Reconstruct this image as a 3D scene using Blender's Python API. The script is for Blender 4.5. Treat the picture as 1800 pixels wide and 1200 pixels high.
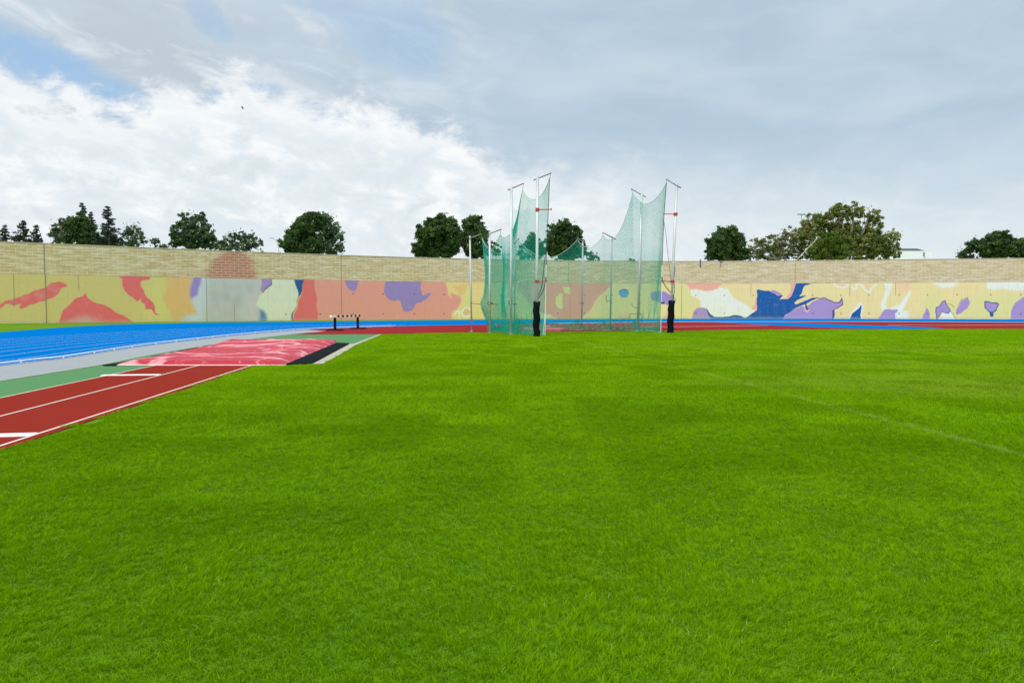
import bpy, math, random
import numpy as np
from mathutils import Vector, Matrix, noise as mnoise
from mathutils.geometry import tessellate_polygon
R = math.radians
random.seed(7); rng = np.random.default_rng(7)
for o in list(bpy.data.objects): bpy.data.objects.remove(o)
S = bpy.context.scene
COL = S.collection

# ------------------------------------------------------------------ camera
F, CX, CY, HC, PITCH = 1300.0, 900.0, 600.0, 1.6, math.atan(60 / 1300)
cam = bpy.data.cameras.new('camera'); camo = bpy.data.objects.new('camera', cam); COL.objects.link(camo)
camo.location = (0, 0, HC); camo.rotation_euler = (R(90) - PITCH, 0, 0)
cam.sensor_width = 36; cam.lens = 36 * F / 1800; cam.clip_start = .05; cam.clip_end = 3000
S.camera = camo
CP, SP = math.cos(PITCH), math.sin(PITCH)
def ray(px, py):
    u, v = (px - CX) / F, (CY - py) / F
    return Vector((u, CP + SP * v, -SP + CP * v))
def g(px, py, z=0.0):
    r = ray(px, py); t = (z - HC) / r.z
    return Vector((r.x * t, r.y * t, z))
def at(px, py, d):
    "point seen at that pixel, d metres ahead (world Y)"
    r = ray(px, py); t = d / r.y
    return Vector((r.x * t, d, HC + r.z * t))
def pix(p):
    x, y, z = p[0], p[1], p[2] - HC
    fw = CP * y - SP * z; up = SP * y + CP * z
    return CX + F * x / fw, CY - F * up / fw

# ------------------------------------------------------------------ node helper
class NT:
    def __init__(s, t): s.t = t; s.n = t.nodes; s.l = t.links
    def node(s, typ, **k):
        n = s.n.new(typ)
        for a, b in k.items(): setattr(n, a, b)
        return n
    def put(s, sock, v):
        if v is None: return
        if isinstance(v, (int, float)):
            try: sock.default_value = v
            except TypeError: sock.default_value = (v, v, v)
        elif isinstance(v, (tuple, list)):
            sock.default_value = tuple(v) + ((1,) if len(v) == 3 and len(sock.default_value) == 4 else ())
        else: s.l.new(v, sock)
    def m(s, op, a, b=None, c=None, clamp=False):
        n = s.node('ShaderNodeMath', operation=op, use_clamp=clamp)
        for i, v in enumerate((a, b, c)): s.put(n.inputs[i], v)
        return n.outputs[0]
    def step(s, lo, hi, x, smooth=True):
        n = s.node('ShaderNodeMapRange', interpolation_type='SMOOTHSTEP' if smooth else 'LINEAR')
        s.put(n.inputs[0], x); s.put(n.inputs[1], lo); s.put(n.inputs[2], hi); n.inputs[3].default_value = 0; n.inputs[4].default_value = 1
        return n.outputs[0]
    def mix(s, f, a, b, mode='MIX'):
        n = s.node('ShaderNodeMix', data_type='RGBA', blend_type=mode)
        s.put(n.inputs[0], f); s.put(n.inputs[6], a); s.put(n.inputs[7], b)
        return n.outputs[2]
    def noise(s, vec, scale, detail=4, rough=.55, dist=0.0, out=0):
        n = s.node('ShaderNodeTexNoise'); s.put(n.inputs['Vector'], vec)
        n.inputs['Scale'].default_value = scale; n.inputs['Detail'].default_value = detail
        n.inputs['Roughness'].default_value = rough; n.inputs['Distortion'].default_value = dist
        return n.outputs[out]
    def ramp(s, f, stops):
        n = s.node('ShaderNodeValToRGB'); s.put(n.inputs[0], f); e = n.color_ramp.elements
        while len(e) < len(stops): e.new(.5)
        for x, (p, c) in zip(e, stops):
            x.position = p; x.color = (c, c, c, 1) if isinstance(c, (int, float)) else tuple(c) + (1,)
        return n.outputs[0]
    def vmul(s, v, xyz):
        n = s.node('ShaderNodeVectorMath', operation='MULTIPLY'); s.put(n.inputs[0], v); n.inputs[1].default_value = xyz
        return n.outputs[0]
    def sep(s, v):
        n = s.node('ShaderNodeSeparateXYZ'); s.put(n.inputs[0], v); return n.outputs
    def comb(s, x, y, z):
        n = s.node('ShaderNodeCombineXYZ'); s.put(n.inputs[0], x); s.put(n.inputs[1], y); s.put(n.inputs[2], z); return n.outputs[0]
    def attr(s, name):
        return s.node('ShaderNodeAttribute', attribute_name=name).outputs
    def pos(s): return s.node('ShaderNodeNewGeometry').outputs['Position']
def lin(*c): return tuple(((v / 255) / 12.92 if v <= 10 else ((v / 255 + .055) / 1.055) ** 2.4) for v in c)

# ------------------------------------------------------------------ sun and sky
SUN_EL, SUN_AZ = R(52), R(222)          # azimuth clockwise from +Y: behind the camera, to its left
w = bpy.data.worlds.new('World'); S.world = w; w.use_nodes = True; w.node_tree.nodes.clear()
t = NT(w.node_tree)
def azel(px, py):
    r = ray(px, py).normalized(); return math.atan2(r.x, r.y), math.asin(r.z)
D = t.node('ShaderNodeTexCoord').outputs['Generated']
dx, dy, dz = t.sep(D)[:3]
AZ = t.m('ARCTAN2', dx, dy); EL = t.m('ARCSINE', dz)
sky = t.node('ShaderNodeTexSky', sky_type='NISHITA', sun_disc=False, sun_elevation=SUN_EL, sun_rotation=SUN_AZ)
az01 = t.m('DIVIDE', t.m('ADD', AZ, .75), 1.5, clamp=True)
def az_ramp(pts):
    st = []
    for px, py in pts:
        a, e = azel(px, py); st.append(((a + .75) / 1.5, e))
    st.sort(); return t.ramp(az01, st)
edge = az_ramp([(-200, 135), (0, 150), (45, 186), (95, 172), (190, 212), (260, 196), (330, 168), (430, 135), (520, 178), (640, 200), (800, 246), (900, 290), (1000, 322), (1150, 352), (1300, 372), (1500, 392), (1800, 392), (2100, 380)])
wv = t.comb(t.m('MULTIPLY', AZ, 1.0), t.m('MULTIPLY', EL, 1.7), t.m('MULTIPLY', dz, .3))
n1 = t.noise(wv, 8.5, 10, .62, .2)
n2 = t.noise(wv, 19.0, 9, .64, .35)
n3 = t.noise(t.comb(AZ, t.m('MULTIPLY', EL, 3.0), 4.2), 5.0, 5, .55, .3)
n4 = t.noise(t.comb(t.m('ADD', AZ, EL), t.m('MULTIPLY', EL, 2.2), 9.1), 9.0, 8, .62, .7)
soft = t.step(-.1, .35, AZ)                                   # the bank melts into haze to the right
amp = t.m('MULTIPLY_ADD', soft, -.06, .17)
d_e = t.m('ADD', t.m('SUBTRACT', edge, EL), t.m('MULTIPLY', t.m('SUBTRACT', n1, .5), amp))
d_e = t.m('ADD', d_e, t.m('MULTIPLY', t.m('SUBTRACT', n2, .5), .085))
wid = t.m('MULTIPLY_ADD', soft, .085, .021)
bank = t.step(0, 1, t.m('MULTIPLY_ADD', t.m('DIVIDE', d_e, wid), .5, .5))
# stratus deck
strat = t.mix(t.step(-.55, .15, AZ), lin(192, 204, 215), lin(180, 202, 220))
strat = t.mix(t.m('MULTIPLY', t.step(.35, .72, n3), .75), strat, lin(203, 219, 230))
strat = t.mix(t.m('MULTIPLY', t.step(.5, .75, n1), .35), strat, lin(174, 194, 213))
wis = t.m('MULTIPLY', t.step(.46, .68, n4), t.m('SUBTRACT', 1, t.step(-.35, .12, AZ)))
strat = t.mix(t.m('MULTIPLY', wis, .8), strat, lin(226, 234, 241))
# lightening towards the horizon on the right
lowr = t.m('MULTIPLY', t.step(.24, .05, EL), .85)
strat = t.mix(lowr, strat, lin(218, 230, 238))
# blue holes
holes = None
for (px, py, rx, ry, tilt, k) in [(120, 136, 205, 42, .36, .9), (20, 115, 100, 24, .2, .7), (372, 38, 40, 30, .5, .40), (690, 60, 110, 70, .2, .38), (600, 20, 90, 26, .1, .3), (425, 165, 60, 16, -.2, .55), (590, 215, 60, 22, .3, .45)]:
    a0, e0 = azel(px, py)
    u = t.m('SUBTRACT', AZ, a0); v = v0 = t.m('ADD', t.m('SUBTRACT', EL, e0), t.m('MULTIPLY', u, tilt))
    q = t.m('ADD', t.m('POWER', t.m('DIVIDE', u, rx / F), 2), t.m('POWER', t.m('DIVIDE', v, ry / F), 2))
    q = t.m('ADD', q, t.m('MULTIPLY', t.m('SUBTRACT', n2, .5), 1.8)); q = t.m('ADD', q, t.m('MULTIPLY', t.m('SUBTRACT', n1, .5), 1.6))
    mk = t.m('MULTIPLY', t.step(1.35, .1, q), k)
    holes = mk if holes is None else t.m('MAXIMUM', holes, mk)
skyb = t.mix(.85, sky.outputs[0], tuple(8.4 * c for c in lin(162, 200, 238)))
cl = t.mix(t.step(.32, .62, n2), lin(219, 230, 237), lin(250, 252, 253))
cl = t.mix(t.m('MULTIPLY', t.step(.40, .60, n4), .75), cl, lin(222, 233, 240))
cl = t.mix(t.m('MULTIPLY', t.step(.11, .03, EL), .5), cl, lin(226, 238, 244))
cl = t.mix(t.m('MULTIPLY', soft, .55), cl, lin(233, 240, 244))
rim = t.m('MULTIPLY', t.step(.05, .0, t.m('ABSOLUTE', d_e)), t.m('SUBTRACT', 1, soft))
cl = t.mix(t.m('MULTIPLY', rim, .8), cl, lin(252, 253, 254))
ten = t.node('ShaderNodeVectorMath', operation='SCALE'); ten.inputs['Scale'].default_value = 8.4
up = t.m('MULTIPLY_ADD', t.m('MAXIMUM', t.step(.48, 1.0, EL), t.m('MULTIPLY', t.step(1.0, 1.9, t.m('ABSOLUTE', AZ)), .75)), 1.5, 1.0)      # unseen sky overhead and behind, brightened to light wall and ground
c = t.mix(bank, strat, cl)
t.l.new(c, ten.inputs[0])
c = t.mix(t.m('MULTIPLY', holes, t.m('SUBTRACT', 1, bank)), ten.outputs[0], skyb)
c = t.mix(t.m('SUBTRACT', up, 1.0, clamp=True), c, t.vmul(c, (1.10, 1.0, .86)))
c2 = t.node('ShaderNodeVectorMath', operation='SCALE'); t.l.new(c, c2.inputs[0]); t.l.new(up, c2.inputs['Scale'])
bg = t.node('ShaderNodeBackground'); t.l.new(c2.outputs[0], bg.inputs[0]); bg.inputs[1].default_value = .1
wo = t.node('ShaderNodeOutputWorld'); t.l.new(bg.outputs[0], wo.inputs[0])

sl = bpy.data.lights.new('sun', 'SUN'); sl.energy = 1.5; sl.angle = R(14); sl.color = (1, .95, .87)
so = bpy.data.objects.new('sun', sl); COL.objects.link(so); so.location = (-20, -30, 60)
sd = Vector((math.sin(SUN_AZ) * math.cos(SUN_EL), math.cos(SUN_AZ) * math.cos(SUN_EL), math.sin(SUN_EL)))
so.rotation_euler = sd.to_track_quat('Z', 'Y').to_euler()
S.cycles.use_denoising = True; S.cycles.denoising_prefilter = 'NONE'
vs = S.view_settings; vs.view_transform = 'Standard'; vs.look = 'None'; vs.exposure = .25; vs.gamma = 1; vs.use_curve_mapping = False

# ------------------------------------------------------------------ objects and meshes
def props(o, label=None, cat=None, group=None, kind=None):
    for k, v in (('label', label), ('category', cat), ('group', group), ('kind', kind)):
        if v: o[k] = v
    return o
def thing(name, loc, label, cat, group=None):
    o = bpy.data.objects.new(name, None); COL.objects.link(o); o.location = loc; o.empty_display_size = .3
    return props(o, label, cat, group)
def origin(o):
    v = Vector(o.location)
    while o.parent: o = o.parent; v += Vector(o.location)
    return v
def link(name, me, mats, parent=None, smooth=False):
    o = bpy.data.objects.new(name, me); COL.objects.link(o)
    for m_ in (mats if isinstance(mats, (list, tuple)) else [mats]): me.materials.append(m_)
    if smooth: me.polygons.foreach_set('use_smooth', [True] * len(me.polygons))
    if parent is not None:
        o.parent = parent; off = origin(parent)
        if isinstance(parent.data, bpy.types.Mesh) or True:
            me.transform(Matrix.Translation(-off))
    return o
class MB:
    def __init__(s): s.v = []; s.f = []; s.mi = []
    def add(s, vs, fs, mi=0):
        b = len(s.v); s.v += [tuple(p) for p in vs]
        for f in fs: s.f.append(tuple(i + b for i in f)); s.mi.append(mi)
    def box(s, c, size, ax=None, mi=0, taper=1.0):
        c = Vector(c); ax = ax or (Vector((1, 0, 0)), Vector((0, 1, 0)), Vector((0, 0, 1)))
        vs = []
        for k in (-1, 1):
            tp = taper if k > 0 else 1
            for i, j in ((-1, -1), (1, -1), (1, 1), (-1, 1)):
                vs.append(c + ax[0] * (i * size[0] / 2 * tp) + ax[1] * (j * size[1] / 2 * tp) + ax[2] * (k * size[2] / 2))
        s.add(vs, [(3, 2, 1, 0), (4, 5, 6, 7), (0, 1, 5, 4), (1, 2, 6, 5), (2, 3, 7, 6), (3, 0, 4, 7)], mi)
    def tube(s, path, r, n=8, mi=0, cap=True):
        path = [Vector(p) for p in path]; rs = r if isinstance(r, (list, tuple)) else [r] * len(path)
        vs = []; ref = None
        for i, p in enumerate(path):
            d = (path[min(i + 1, len(path) - 1)] - path[max(i - 1, 0)]).normalized()
            if ref is None: ref = d.orthogonal().normalized()
            ref = (ref - d * ref.dot(d)); ref = ref.normalized() if ref.length > 1e-6 else d.orthogonal().normalized()
            q = d.cross(ref)
            for k in range(n):
                a = 2 * math.pi * k / n; vs.append(p + (ref * math.cos(a) + q * math.sin(a)) * rs[i])
        fs = []
        for i in range(len(path) - 1):
            for k in range(n):
                a, b = i * n + k, i * n + (k + 1) % n; fs.append((a, b, b + n, a + n))
        if cap: fs += [tuple(range(n - 1, -1, -1)), tuple(range((len(path) - 1) * n, len(path) * n))]
        s.add(vs, fs, mi)
    def strip(s, poly, width, z, side=0.0, mi=0):
        "flat ribbon along an xy polyline"
        P = [Vector((p[0], p[1])) for p in poly]; vs = []
        for i, p in enumerate(P):
            d = (P[min(i + 1, len(P) - 1)] - P[max(i - 1, 0)]).normalized(); nrm = Vector((-d.y, d.x))
            a = p + nrm * width * (side + .5); b = p + nrm * width * (side - .5)
            vs += [(b.x, b.y, z), (a.x, a.y, z)]
        s.add(vs, [(2 * i, 2 * i + 2, 2 * i + 3, 2 * i + 1) for i in range(len(P) - 1)], mi)
    def mesh(s, name):
        me = bpy.data.meshes.new(name); me.from_pydata(s.v, [], s.f)
        me.polygons.foreach_set('material_index', s.mi); me.update(); return me
    def build(s, name, mats, parent=None, smooth=False): return link(name, s.mesh(name), mats, parent, smooth)
def np_mesh(name, V, faces, ppf):
    "faces: int array n x ppf"
    me = bpy.data.meshes.new(name); V = np.asarray(V, np.float32); faces = np.asarray(faces, np.int32)
    me.vertices.add(len(V)); me.vertices.foreach_set('co', V.ravel())
    me.loops.add(faces.size); me.loops.foreach_set('vertex_index', faces.ravel())
    me.polygons.add(len(faces)); me.polygons.foreach_set('loop_start', np.arange(0, faces.size, ppf, dtype=np.int32))
    me.update(calc_edges=True); me.validate(); return me
def smooth_path(P, per=8):
    P = [Vector((p[0], p[1])) for p in P]; out = []
    for i in range(len(P) - 1):
        a, b, c, d = P[max(i - 1, 0)], P[i], P[i + 1], P[min(i + 2, len(P) - 1)]
        for k in range(per):
            x = k / per
            out.append(.5 * ((2 * b) + (c - a) * x + (2 * a - 5 * b + 4 * c - d) * x * x + (3 * b - a - 3 * c + d) * x ** 3))
    out.append(P[-1]); return out
def inpoly(x, y, poly):
    x = np.asarray(x); y = np.asarray(y); ins = np.zeros(x.shape, bool); n = len(poly)
    for i in range(n):
        (x1, y1), (x2, y2) = poly[i][:2], poly[(i + 1) % n][:2]
        if y1 == y2: continue
        ins ^= ((y1 > y) != (y2 > y)) & (x < (x2 - x1) * (y - y1) / (y2 - y1) + x1)
    return ins
def sheet(name, poly, z, m_, kind='structure', parent=None):
    P = [Vector((p[0], p[1], 0)) for p in poly]; tr_ = tessellate_polygon([P]); fs = []
    for a, b_, c_ in tr_:
        ar = (P[b_] - P[a]).cross(P[c_] - P[a]).z
        if abs(ar) > 1e-9: fs.append((a, b_, c_) if ar > 0 else (a, c_, b_))
    me = bpy.data.meshes.new(name); me.from_pydata([(p.x, p.y, z) for p in P], [], fs); me.update()
    o = link(name, me, m_, parent)
    if kind: o['kind'] = kind
    return o

# ------------------------------------------------------------------ materials
def new_mat(name):
    m_ = bpy.data.materials.new(name); m_.use_nodes = True; m_.node_tree.nodes.clear()
    t = NT(m_.node_tree); out = t.node('ShaderNodeOutputMaterial'); b = t.node('ShaderNodeBsdfPrincipled')
    t.l.new(b.outputs[0], out.inputs[0]); return m_, t, b, out
def bump(t, b, h, dist, strength=1.0):
    n = t.node('ShaderNodeBump'); n.inputs['Strength'].default_value = strength; n.inputs['Distance'].default_value = dist
    t.put(n.inputs['Height'], h); t.l.new(n.outputs[0], b.inputs['Normal'])
def plain(name, col, rough=.6, var=.15, scale=6, metal=0.0, bmp=0.0, bscale=60, spec=.5):
    m_, t, b, _ = new_mat(name); p = t.pos()
    n = t.noise(p, scale, 6, .6)
    k = t.m('MULTIPLY_ADD', t.m('SUBTRACT', n, .5), 2 * var, 1)
    v = t.node('ShaderNodeVectorMath', operation='SCALE'); v.inputs[0].default_value = col; t.l.new(k, v.inputs['Scale'])
    t.l.new(v.outputs[0], b.inputs['Base Color'])
    b.inputs['Roughness'].default_value = rough; b.inputs['Metallic'].default_value = metal; b.inputs['Specular IOR Level'].default_value = spec
    if bmp: bump(t, b, t.noise(p, bscale, 3), bmp)
    return m_
def rubber(name, col, dirt, spec=.08):
    "granular synthetic track surface with faded and dusty patches"
    m_, t, b, _ = new_mat(name); p = t.pos()
    grain = t.noise(p, 90, 3, .7); big = t.noise(p, .35, 5, .6); mid = t.noise(t.vmul(p, (1.6, .35, 1)), 1.1, 5, .65)
    c = t.mix(t.m('MULTIPLY', t.step(.45, .75, mid), .14), col, tuple(x * .8 for x in col))
    c = t.mix(t.m('MULTIPLY', t.step(.45, .75, big), .3), c, dirt)
    c = t.mix(t.m('MULTIPLY', t.step(.55, .7, grain), .35), c, tuple(min(1, x * 1.35 + .01) for x in col))
    c = t.mix(t.m('MULTIPLY', t.step(.45, .3, grain), .35), c, tuple(x * .7 for x in col))
    t.l.new(c, b.inputs['Base Color']); b.inputs['Roughness'].default_value = .9; b.inputs['Specular IOR Level'].default_value = spec
    bump(t, b, grain, .002); return m_
M = {}
M['blue'] = rubber('blue_track', (.0008, .135, .44), (.003, .145, .43), 0)
M['red'] = rubber('red_track', (.222, .025, .018), (.235, .043, .030), 0)
M['brick_red'] = rubber('red_apron', (.235, .024, .028), (.25, .042, .042), 0)
M['green'] = rubber('green_surface', (.075, .205, .085), (.135, .200, .090))
M['grey'] = plain('grey_concrete', (.25, .275, .305), .85, .12, 1.5, bmp=.004)
M['line'] = plain('white_line', (.80, .80, .80), .7, .12, 3)
M['soft_line'] = plain('runway_line', (.66, .60, .57), .8, .2, 5)
M['lane'] = plain('lane_line', (.50, .58, .68), .8, .15, 3)
M['worn_line'] = plain('worn_line', (.70, .55, .48), .8, .25, 3)
M['board'] = plain('board_white', (.82, .83, .85), .5, .06, 4)
M['sill'] = plain('stone_edging', (.35, .335, .255), .85, .2, 2.5, bmp=.004)
M['sand'] = plain('sand', (.55, .48, .32), .95, .15, 4)
M['mat_black'] = plain('black_rubber', (.007, .010, .013), .9, .3, 3, bmp=.004, spec=.03)
M['black'] = plain('black_paint', (.005, .005, .006), .7, .3, 5, spec=.06)
M['white'] = plain('white_paint', (.80, .79, .77), .5, .06, 5)
M['alu'] = plain('aluminium', (.50, .53, .57), .42, .10, 3, metal=.35)
M['alu_dark'] = plain('weathered_aluminium', (.20, .21, .22), .5, .15, 5, metal=.5)
M['redpaint'] = plain('red_clamp_paint', (.38, .014, .022), .45, .1, 5)
M['pad'] = plain('black_vinyl', (.004, .006, .008), .7, .35, 4, bmp=.02, bscale=6, spec=.06)
M['rope_dark'] = plain('dark_rope', (.02, .022, .022), .8, .2, 9)
M['rope_pale'] = plain('pale_rope', (.42, .52, .47), .8, .15, 9)
M['rope_white'] = plain('white_rope', (.72, .74, .74), .8, .1, 9)
M['bark'] = plain('bark', (.11, .085, .06), .9, .4, 4, bmp=.03, bscale=8)
M['bark_pale'] = plain('pale_bark', (.30, .26, .20), .9, .3, 4, bmp=.02, bscale=8)
M['joint'] = plain('joint_filler', (.24, .21, .14), .9, .2, 6)
M['house'] = plain('white_render', (.72, .76, .84), .8, .05, .4)
M['panel'] = plain('dark_panel', (.03, .033, .055), .35, .2, 1)
M['rod'] = plain('rusty_iron', (.05, .035, .028), .7, .3, 9)
M['lampgrey'] = plain('galvanised', (.30, .31, .33), .5, .1, 2, metal=.4)
M['palepole'] = plain('pale_wood', (.50, .46, .36), .7, .1, 3)
M['birdm'] = plain('dark_feather', (.03, .03, .035), .8, .2, 20)

# lawn colour shared by soil sheet and blades (a function of the place on the field)
LA, LB = g(1085, 617), g(1800, 801)
def lawn(t, p):
    x, y, z = t.sep(p)[:3]
    big = t.noise(p, .16, 4, .6); mid = t.noise(p, 1.3, 5, .65); st = t.noise(t.vmul(p, (.35, 2.2, 1)), 1.0, 4, .6)
    c = t.mix(t.step(.36, .66, big), (.140, .315, .0005), (.190, .360, .0005))
    c = t.mix(t.m('MULTIPLY', t.step(.5, .72, mid), .55), c, (.205, .375, .002))
    c = t.mix(t.m('MULTIPLY', t.step(.5, .28, mid), .28), c, (.075, .235, .0006))
    c = t.mix(t.m('MULTIPLY', t.step(.52, .7, st), .30), c, (.195, .385, .002))
    # pale worn patches far right
    for (px, py, rx, ry, k) in [(1640, 672, 5.5, 2.2, .55), (1500, 640, 5.0, 2.6, .35), (1790, 690, 3.0, 1.6, .5), (1180, 609, 4.0, 1.5, .45), (1450, 650, 1.0, .22, .8), (1700, 615, 8, 3, .35)]:
        q = g(px, py)
        d = t.m('ADD', t.m('POWER', t.m('DIVIDE', t.m('SUBTRACT', x, q.x), rx), 2), t.m('POWER', t.m('DIVIDE', t.m('SUBTRACT', y, q.y), ry), 2))
        d = t.m('ADD', d, t.m('MULTIPLY', t.m('SUBTRACT', mid, .5), 2.2))
        c = t.mix(t.m('MULTIPLY', t.step(1.3, .1, d), k), c, (.235, .345, .030))
    # faint old chalk line
    dn = (LB - LA).normalized(); nx, ny = -dn.y, dn.x
    dist = t.m('ABSOLUTE', t.m('ADD', t.m('MULTIPLY', t.m('SUBTRACT', x, LA.x), nx), t.m('MULTIPLY', t.m('SUBTRACT', y, LA.y), ny)))
    k = t.m('MULTIPLY', t.step(.12, .03, t.m('ADD', dist, t.m('MULTIPLY', t.m('SUBTRACT', mid, .5), .08))), t.step(.3, .6, st))
    c = t.mix(t.m('MULTIPLY', k, .46), c, (.40, .47, .12))
    return c
m_, t, b, _ = new_mat('lawn_soil'); p = t.pos()
c = t.mix(.5, lawn(t, p), (.03, .08, .005)); t.l.new(c, b.inputs['Base Color']); b.inputs['Roughness'].default_value = .95; b.inputs['Specular IOR Level'].default_value = .1
bump(t, b, t.noise(p, 40, 4), .02); M['lawn'] = m_
m_, t, b, out = new_mat('grass_blade'); p = t.pos(); c = lawn(t, p)
tint = t.attr('tint')[2]
c = t.mix(t.step(.0, .45, tint), t.mix(.80, c, (.022, .080, .0008)), c)
c = t.mix(t.m('MULTIPLY', t.step(.6, .9, tint), .5), c, (.235, .440, .004))
c = t.mix(t.step(.985, .99, tint), c, (.46, .44, .22))
t.l.new(c, b.inputs['Base Color']); b.inputs['Roughness'].default_value = .6; b.inputs['Specular IOR Level'].default_value = .02
tr = t.node('ShaderNodeBsdfTranslucent'); t.l.new(t.mix(.5, c, (.30, .50, .002)), tr.inputs[0])
mx = t.node('ShaderNodeMixShader'); mx.inputs[0].default_value = .28
t.l.new(b.outputs[0], mx.inputs[1]); t.l.new(tr.outputs[0], mx.inputs[2]); t.l.new(mx.outputs[0], out.inputs[0]); M['blade'] = m_

def foliage(name, a, bcol, c_, trans=.25):
    m_, t, b, out = new_mat(name); tint = t.attr('tint')[2]
    c = t.mix(t.step(.1, .55, tint), a, bcol); c = t.mix(t.step(.6, .95, tint), c, c_)
    t.l.new(c, b.inputs['Base Color']); b.inputs['Roughness'].default_value = .6; b.inputs['Specular IOR Level'].default_value = .25
    tr = t.node('ShaderNodeBsdfTranslucent'); t.l.new(c, tr.inputs[0])
    mx = t.node('ShaderNodeMixShader'); mx.inputs[0].default_value = trans
    t.l.new(b.outputs[0], mx.inputs[1]); t.l.new(tr.outputs[0], mx.inputs[2]); t.l.new(mx.outputs[0], out.inputs[0]); return m_
M['pine'] = foliage('pine_needles', (.024, .060, .018), (.050, .105, .028), (.12, .20, .050))
M['broad'] = foliage('dark_leaves', (.028, .068, .034), (.056, .115, .050), (.16, .24, .11))
M['euca'] = foliage('olive_leaves', (.095, .125, .026), (.165, .205, .042), (.31, .33, .10))
M['brown'] = foliage('brownish_leaves', (.092, .112, .036), (.155, .170, .055), (.25, .245, .10))
M['bright'] = foliage('fresh_needles', (.050, .105, .010), (.090, .155, .014), (.16, .24, .024))
M['conifer'] = foliage('cypress_needles', (.020, .038, .028), (.028, .052, .036), (.045, .075, .045))

m_, t, b, out = new_mat('net_cord'); b.inputs['Base Color'].default_value = (.002, .52, .38, 1); b.inputs['Roughness'].default_value = .55
tr = t.node('ShaderNodeBsdfTranslucent'); tr.inputs[0].default_value = (.02, .80, .64, 1)
mx = t.node('ShaderNodeMixShader'); mx.inputs[0].default_value = .5
t.l.new(b.outputs[0], mx.inputs[1]); t.l.new(tr.outputs[0], mx.inputs[2]); t.l.new(mx.outputs[0], out.inputs[0]); M['net'] = m_

# ------------------------------------------------------------------ ground, track, runways (all kind structure)
gp = [(-600, -200), (600, -200), (600, 700), (-600, 700)]
sheet('ground', gp, 0, M['lawn'])
OUT = [g(*p) for p in [(0, 584.4), (100, 576.3), (200, 570.8), (300, 568.6), (400, 567.0), (600, 565.2), (830, 562.8), (1000, 561.6), (1200, 560.6), (1500, 560.3), (1800, 560.8)]]
OUT = [Vector((-24, 8, 0)), Vector((-29, 30, 0))] + OUT + [Vector((95, 88, 0))]
INN = [g(*p) for p in [(0, 643.5), (115, 630), (250, 609), (350, 597), (450, 586.3), (540, 579.5), (640, 575.5), (730, 573), (827, 571), (1000, 568.3), (1200, 565.8), (1500, 565.6), (1800, 566.8)]]
INN = [Vector((-12.4, 2, 0))] + INN + [Vector((85, 60, 0))]
OUTs, INNs = smooth_path(OUT), smooth_path(INN)
GREY = [g(*p) for p in [(0, 670), (183, 640.3), (270, 623), (390, 603), (470, 592.5), (520, 587), (575, 582), (640, 577.6), (700, 574.6)]]
GREYs = smooth_path([Vector((-10.3, 4, 0))] + GREY)
sheet('running_track', OUTs + INNs[::-1], .016, M['blue'])
gi = smooth_path(INN[:9])
sheet('paved_strip', [Vector((-12.4, 2))] + gi[1:] + GREYs[::-1], .008, M['grey'])
mb = MB(); mb.strip([p for p in GREYs if p.y < 40], .07, .0125); mb.build('strip_edging', M['sill'])['kind'] = 'structure'
# green surface round the pit
gl = [Vector((-10.3, 4))] + [p for p in GREYs[1:] if p.y < 44.5]
gr_ = [g(*p) for p in [(672, 587.4), (624, 606), (560, 640), (262, 648), (0, 701)]] + [Vector((-7.8, 4))]
sheet('green_surface', gl + gr_, .004, M['green'])
# red half circle zone between track and lawn
FAR = [(672, 587.2), (800, 585), (870, 584.6), (950, 584.3), (1050, 583), (1200, 582), (1300, 580.3), (1500, 579.2), (1800, 578.6), (2000, 578.5)]
FARg = [g(*p) for p in FAR]
red_in = [p for p in INNs if p.y > 50 and p.x > -14.6 and p.x < 82]
sheet('red_zone', [g(510, 588), g(575, 582.3)] + red_in + [Vector((85, 58))] + FARg[::-1], .012, M['brick_red'])
sheet('blue_lane', [g(*p) for p in [(1240, 566), (1300, 566.2), (1370, 566.6), (1500, 571.2), (1560, 573), (1640, 575.6), (1660, 577.4), (1600, 578.6), (1500, 577.4), (1420, 574.6), (1340, 571)]], .0195, M['blue'])
mb = MB()
left_in = [p for p in INNs if p.x < -6 and p.y < 66]
for k in range(1, 9):
    off = []
    for i, p in enumerate(left_in):
        d = (left_in[min(i + 1, len(left_in) - 1)] - left_in[max(i - 1, 0)]).normalized(); q = p + Vector((-d.y, d.x)) * (1.22 * k); off.append(q)
    mb.strip(off, .038, .0225)
mb.build('lane_markings', M['lane'])['kind'] = 'structure'
mb = MB(); mb.strip(INNs, .055, .0225)                             # inner edge of the track
rb = [p for p in INNs if p.x > 3]
mb.strip(rb, .8, .0232)
mb.build('track_edge_marking', M['line'])['kind'] = 'structure'
mb = MB()
mb.strip([g(*p) for p in [(1000, 576), (1190, 574.6), (1270, 573.5), (1350, 572.2)]], .35, .0265)
mb.strip([g(*p) for p in [(1560, 571.4), (1660, 572), (1800, 571.6), (1900, 571.3)]], .45, .0265)
mb.build('zone_markings', M['worn_line'])['kind'] = 'structure'
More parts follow.
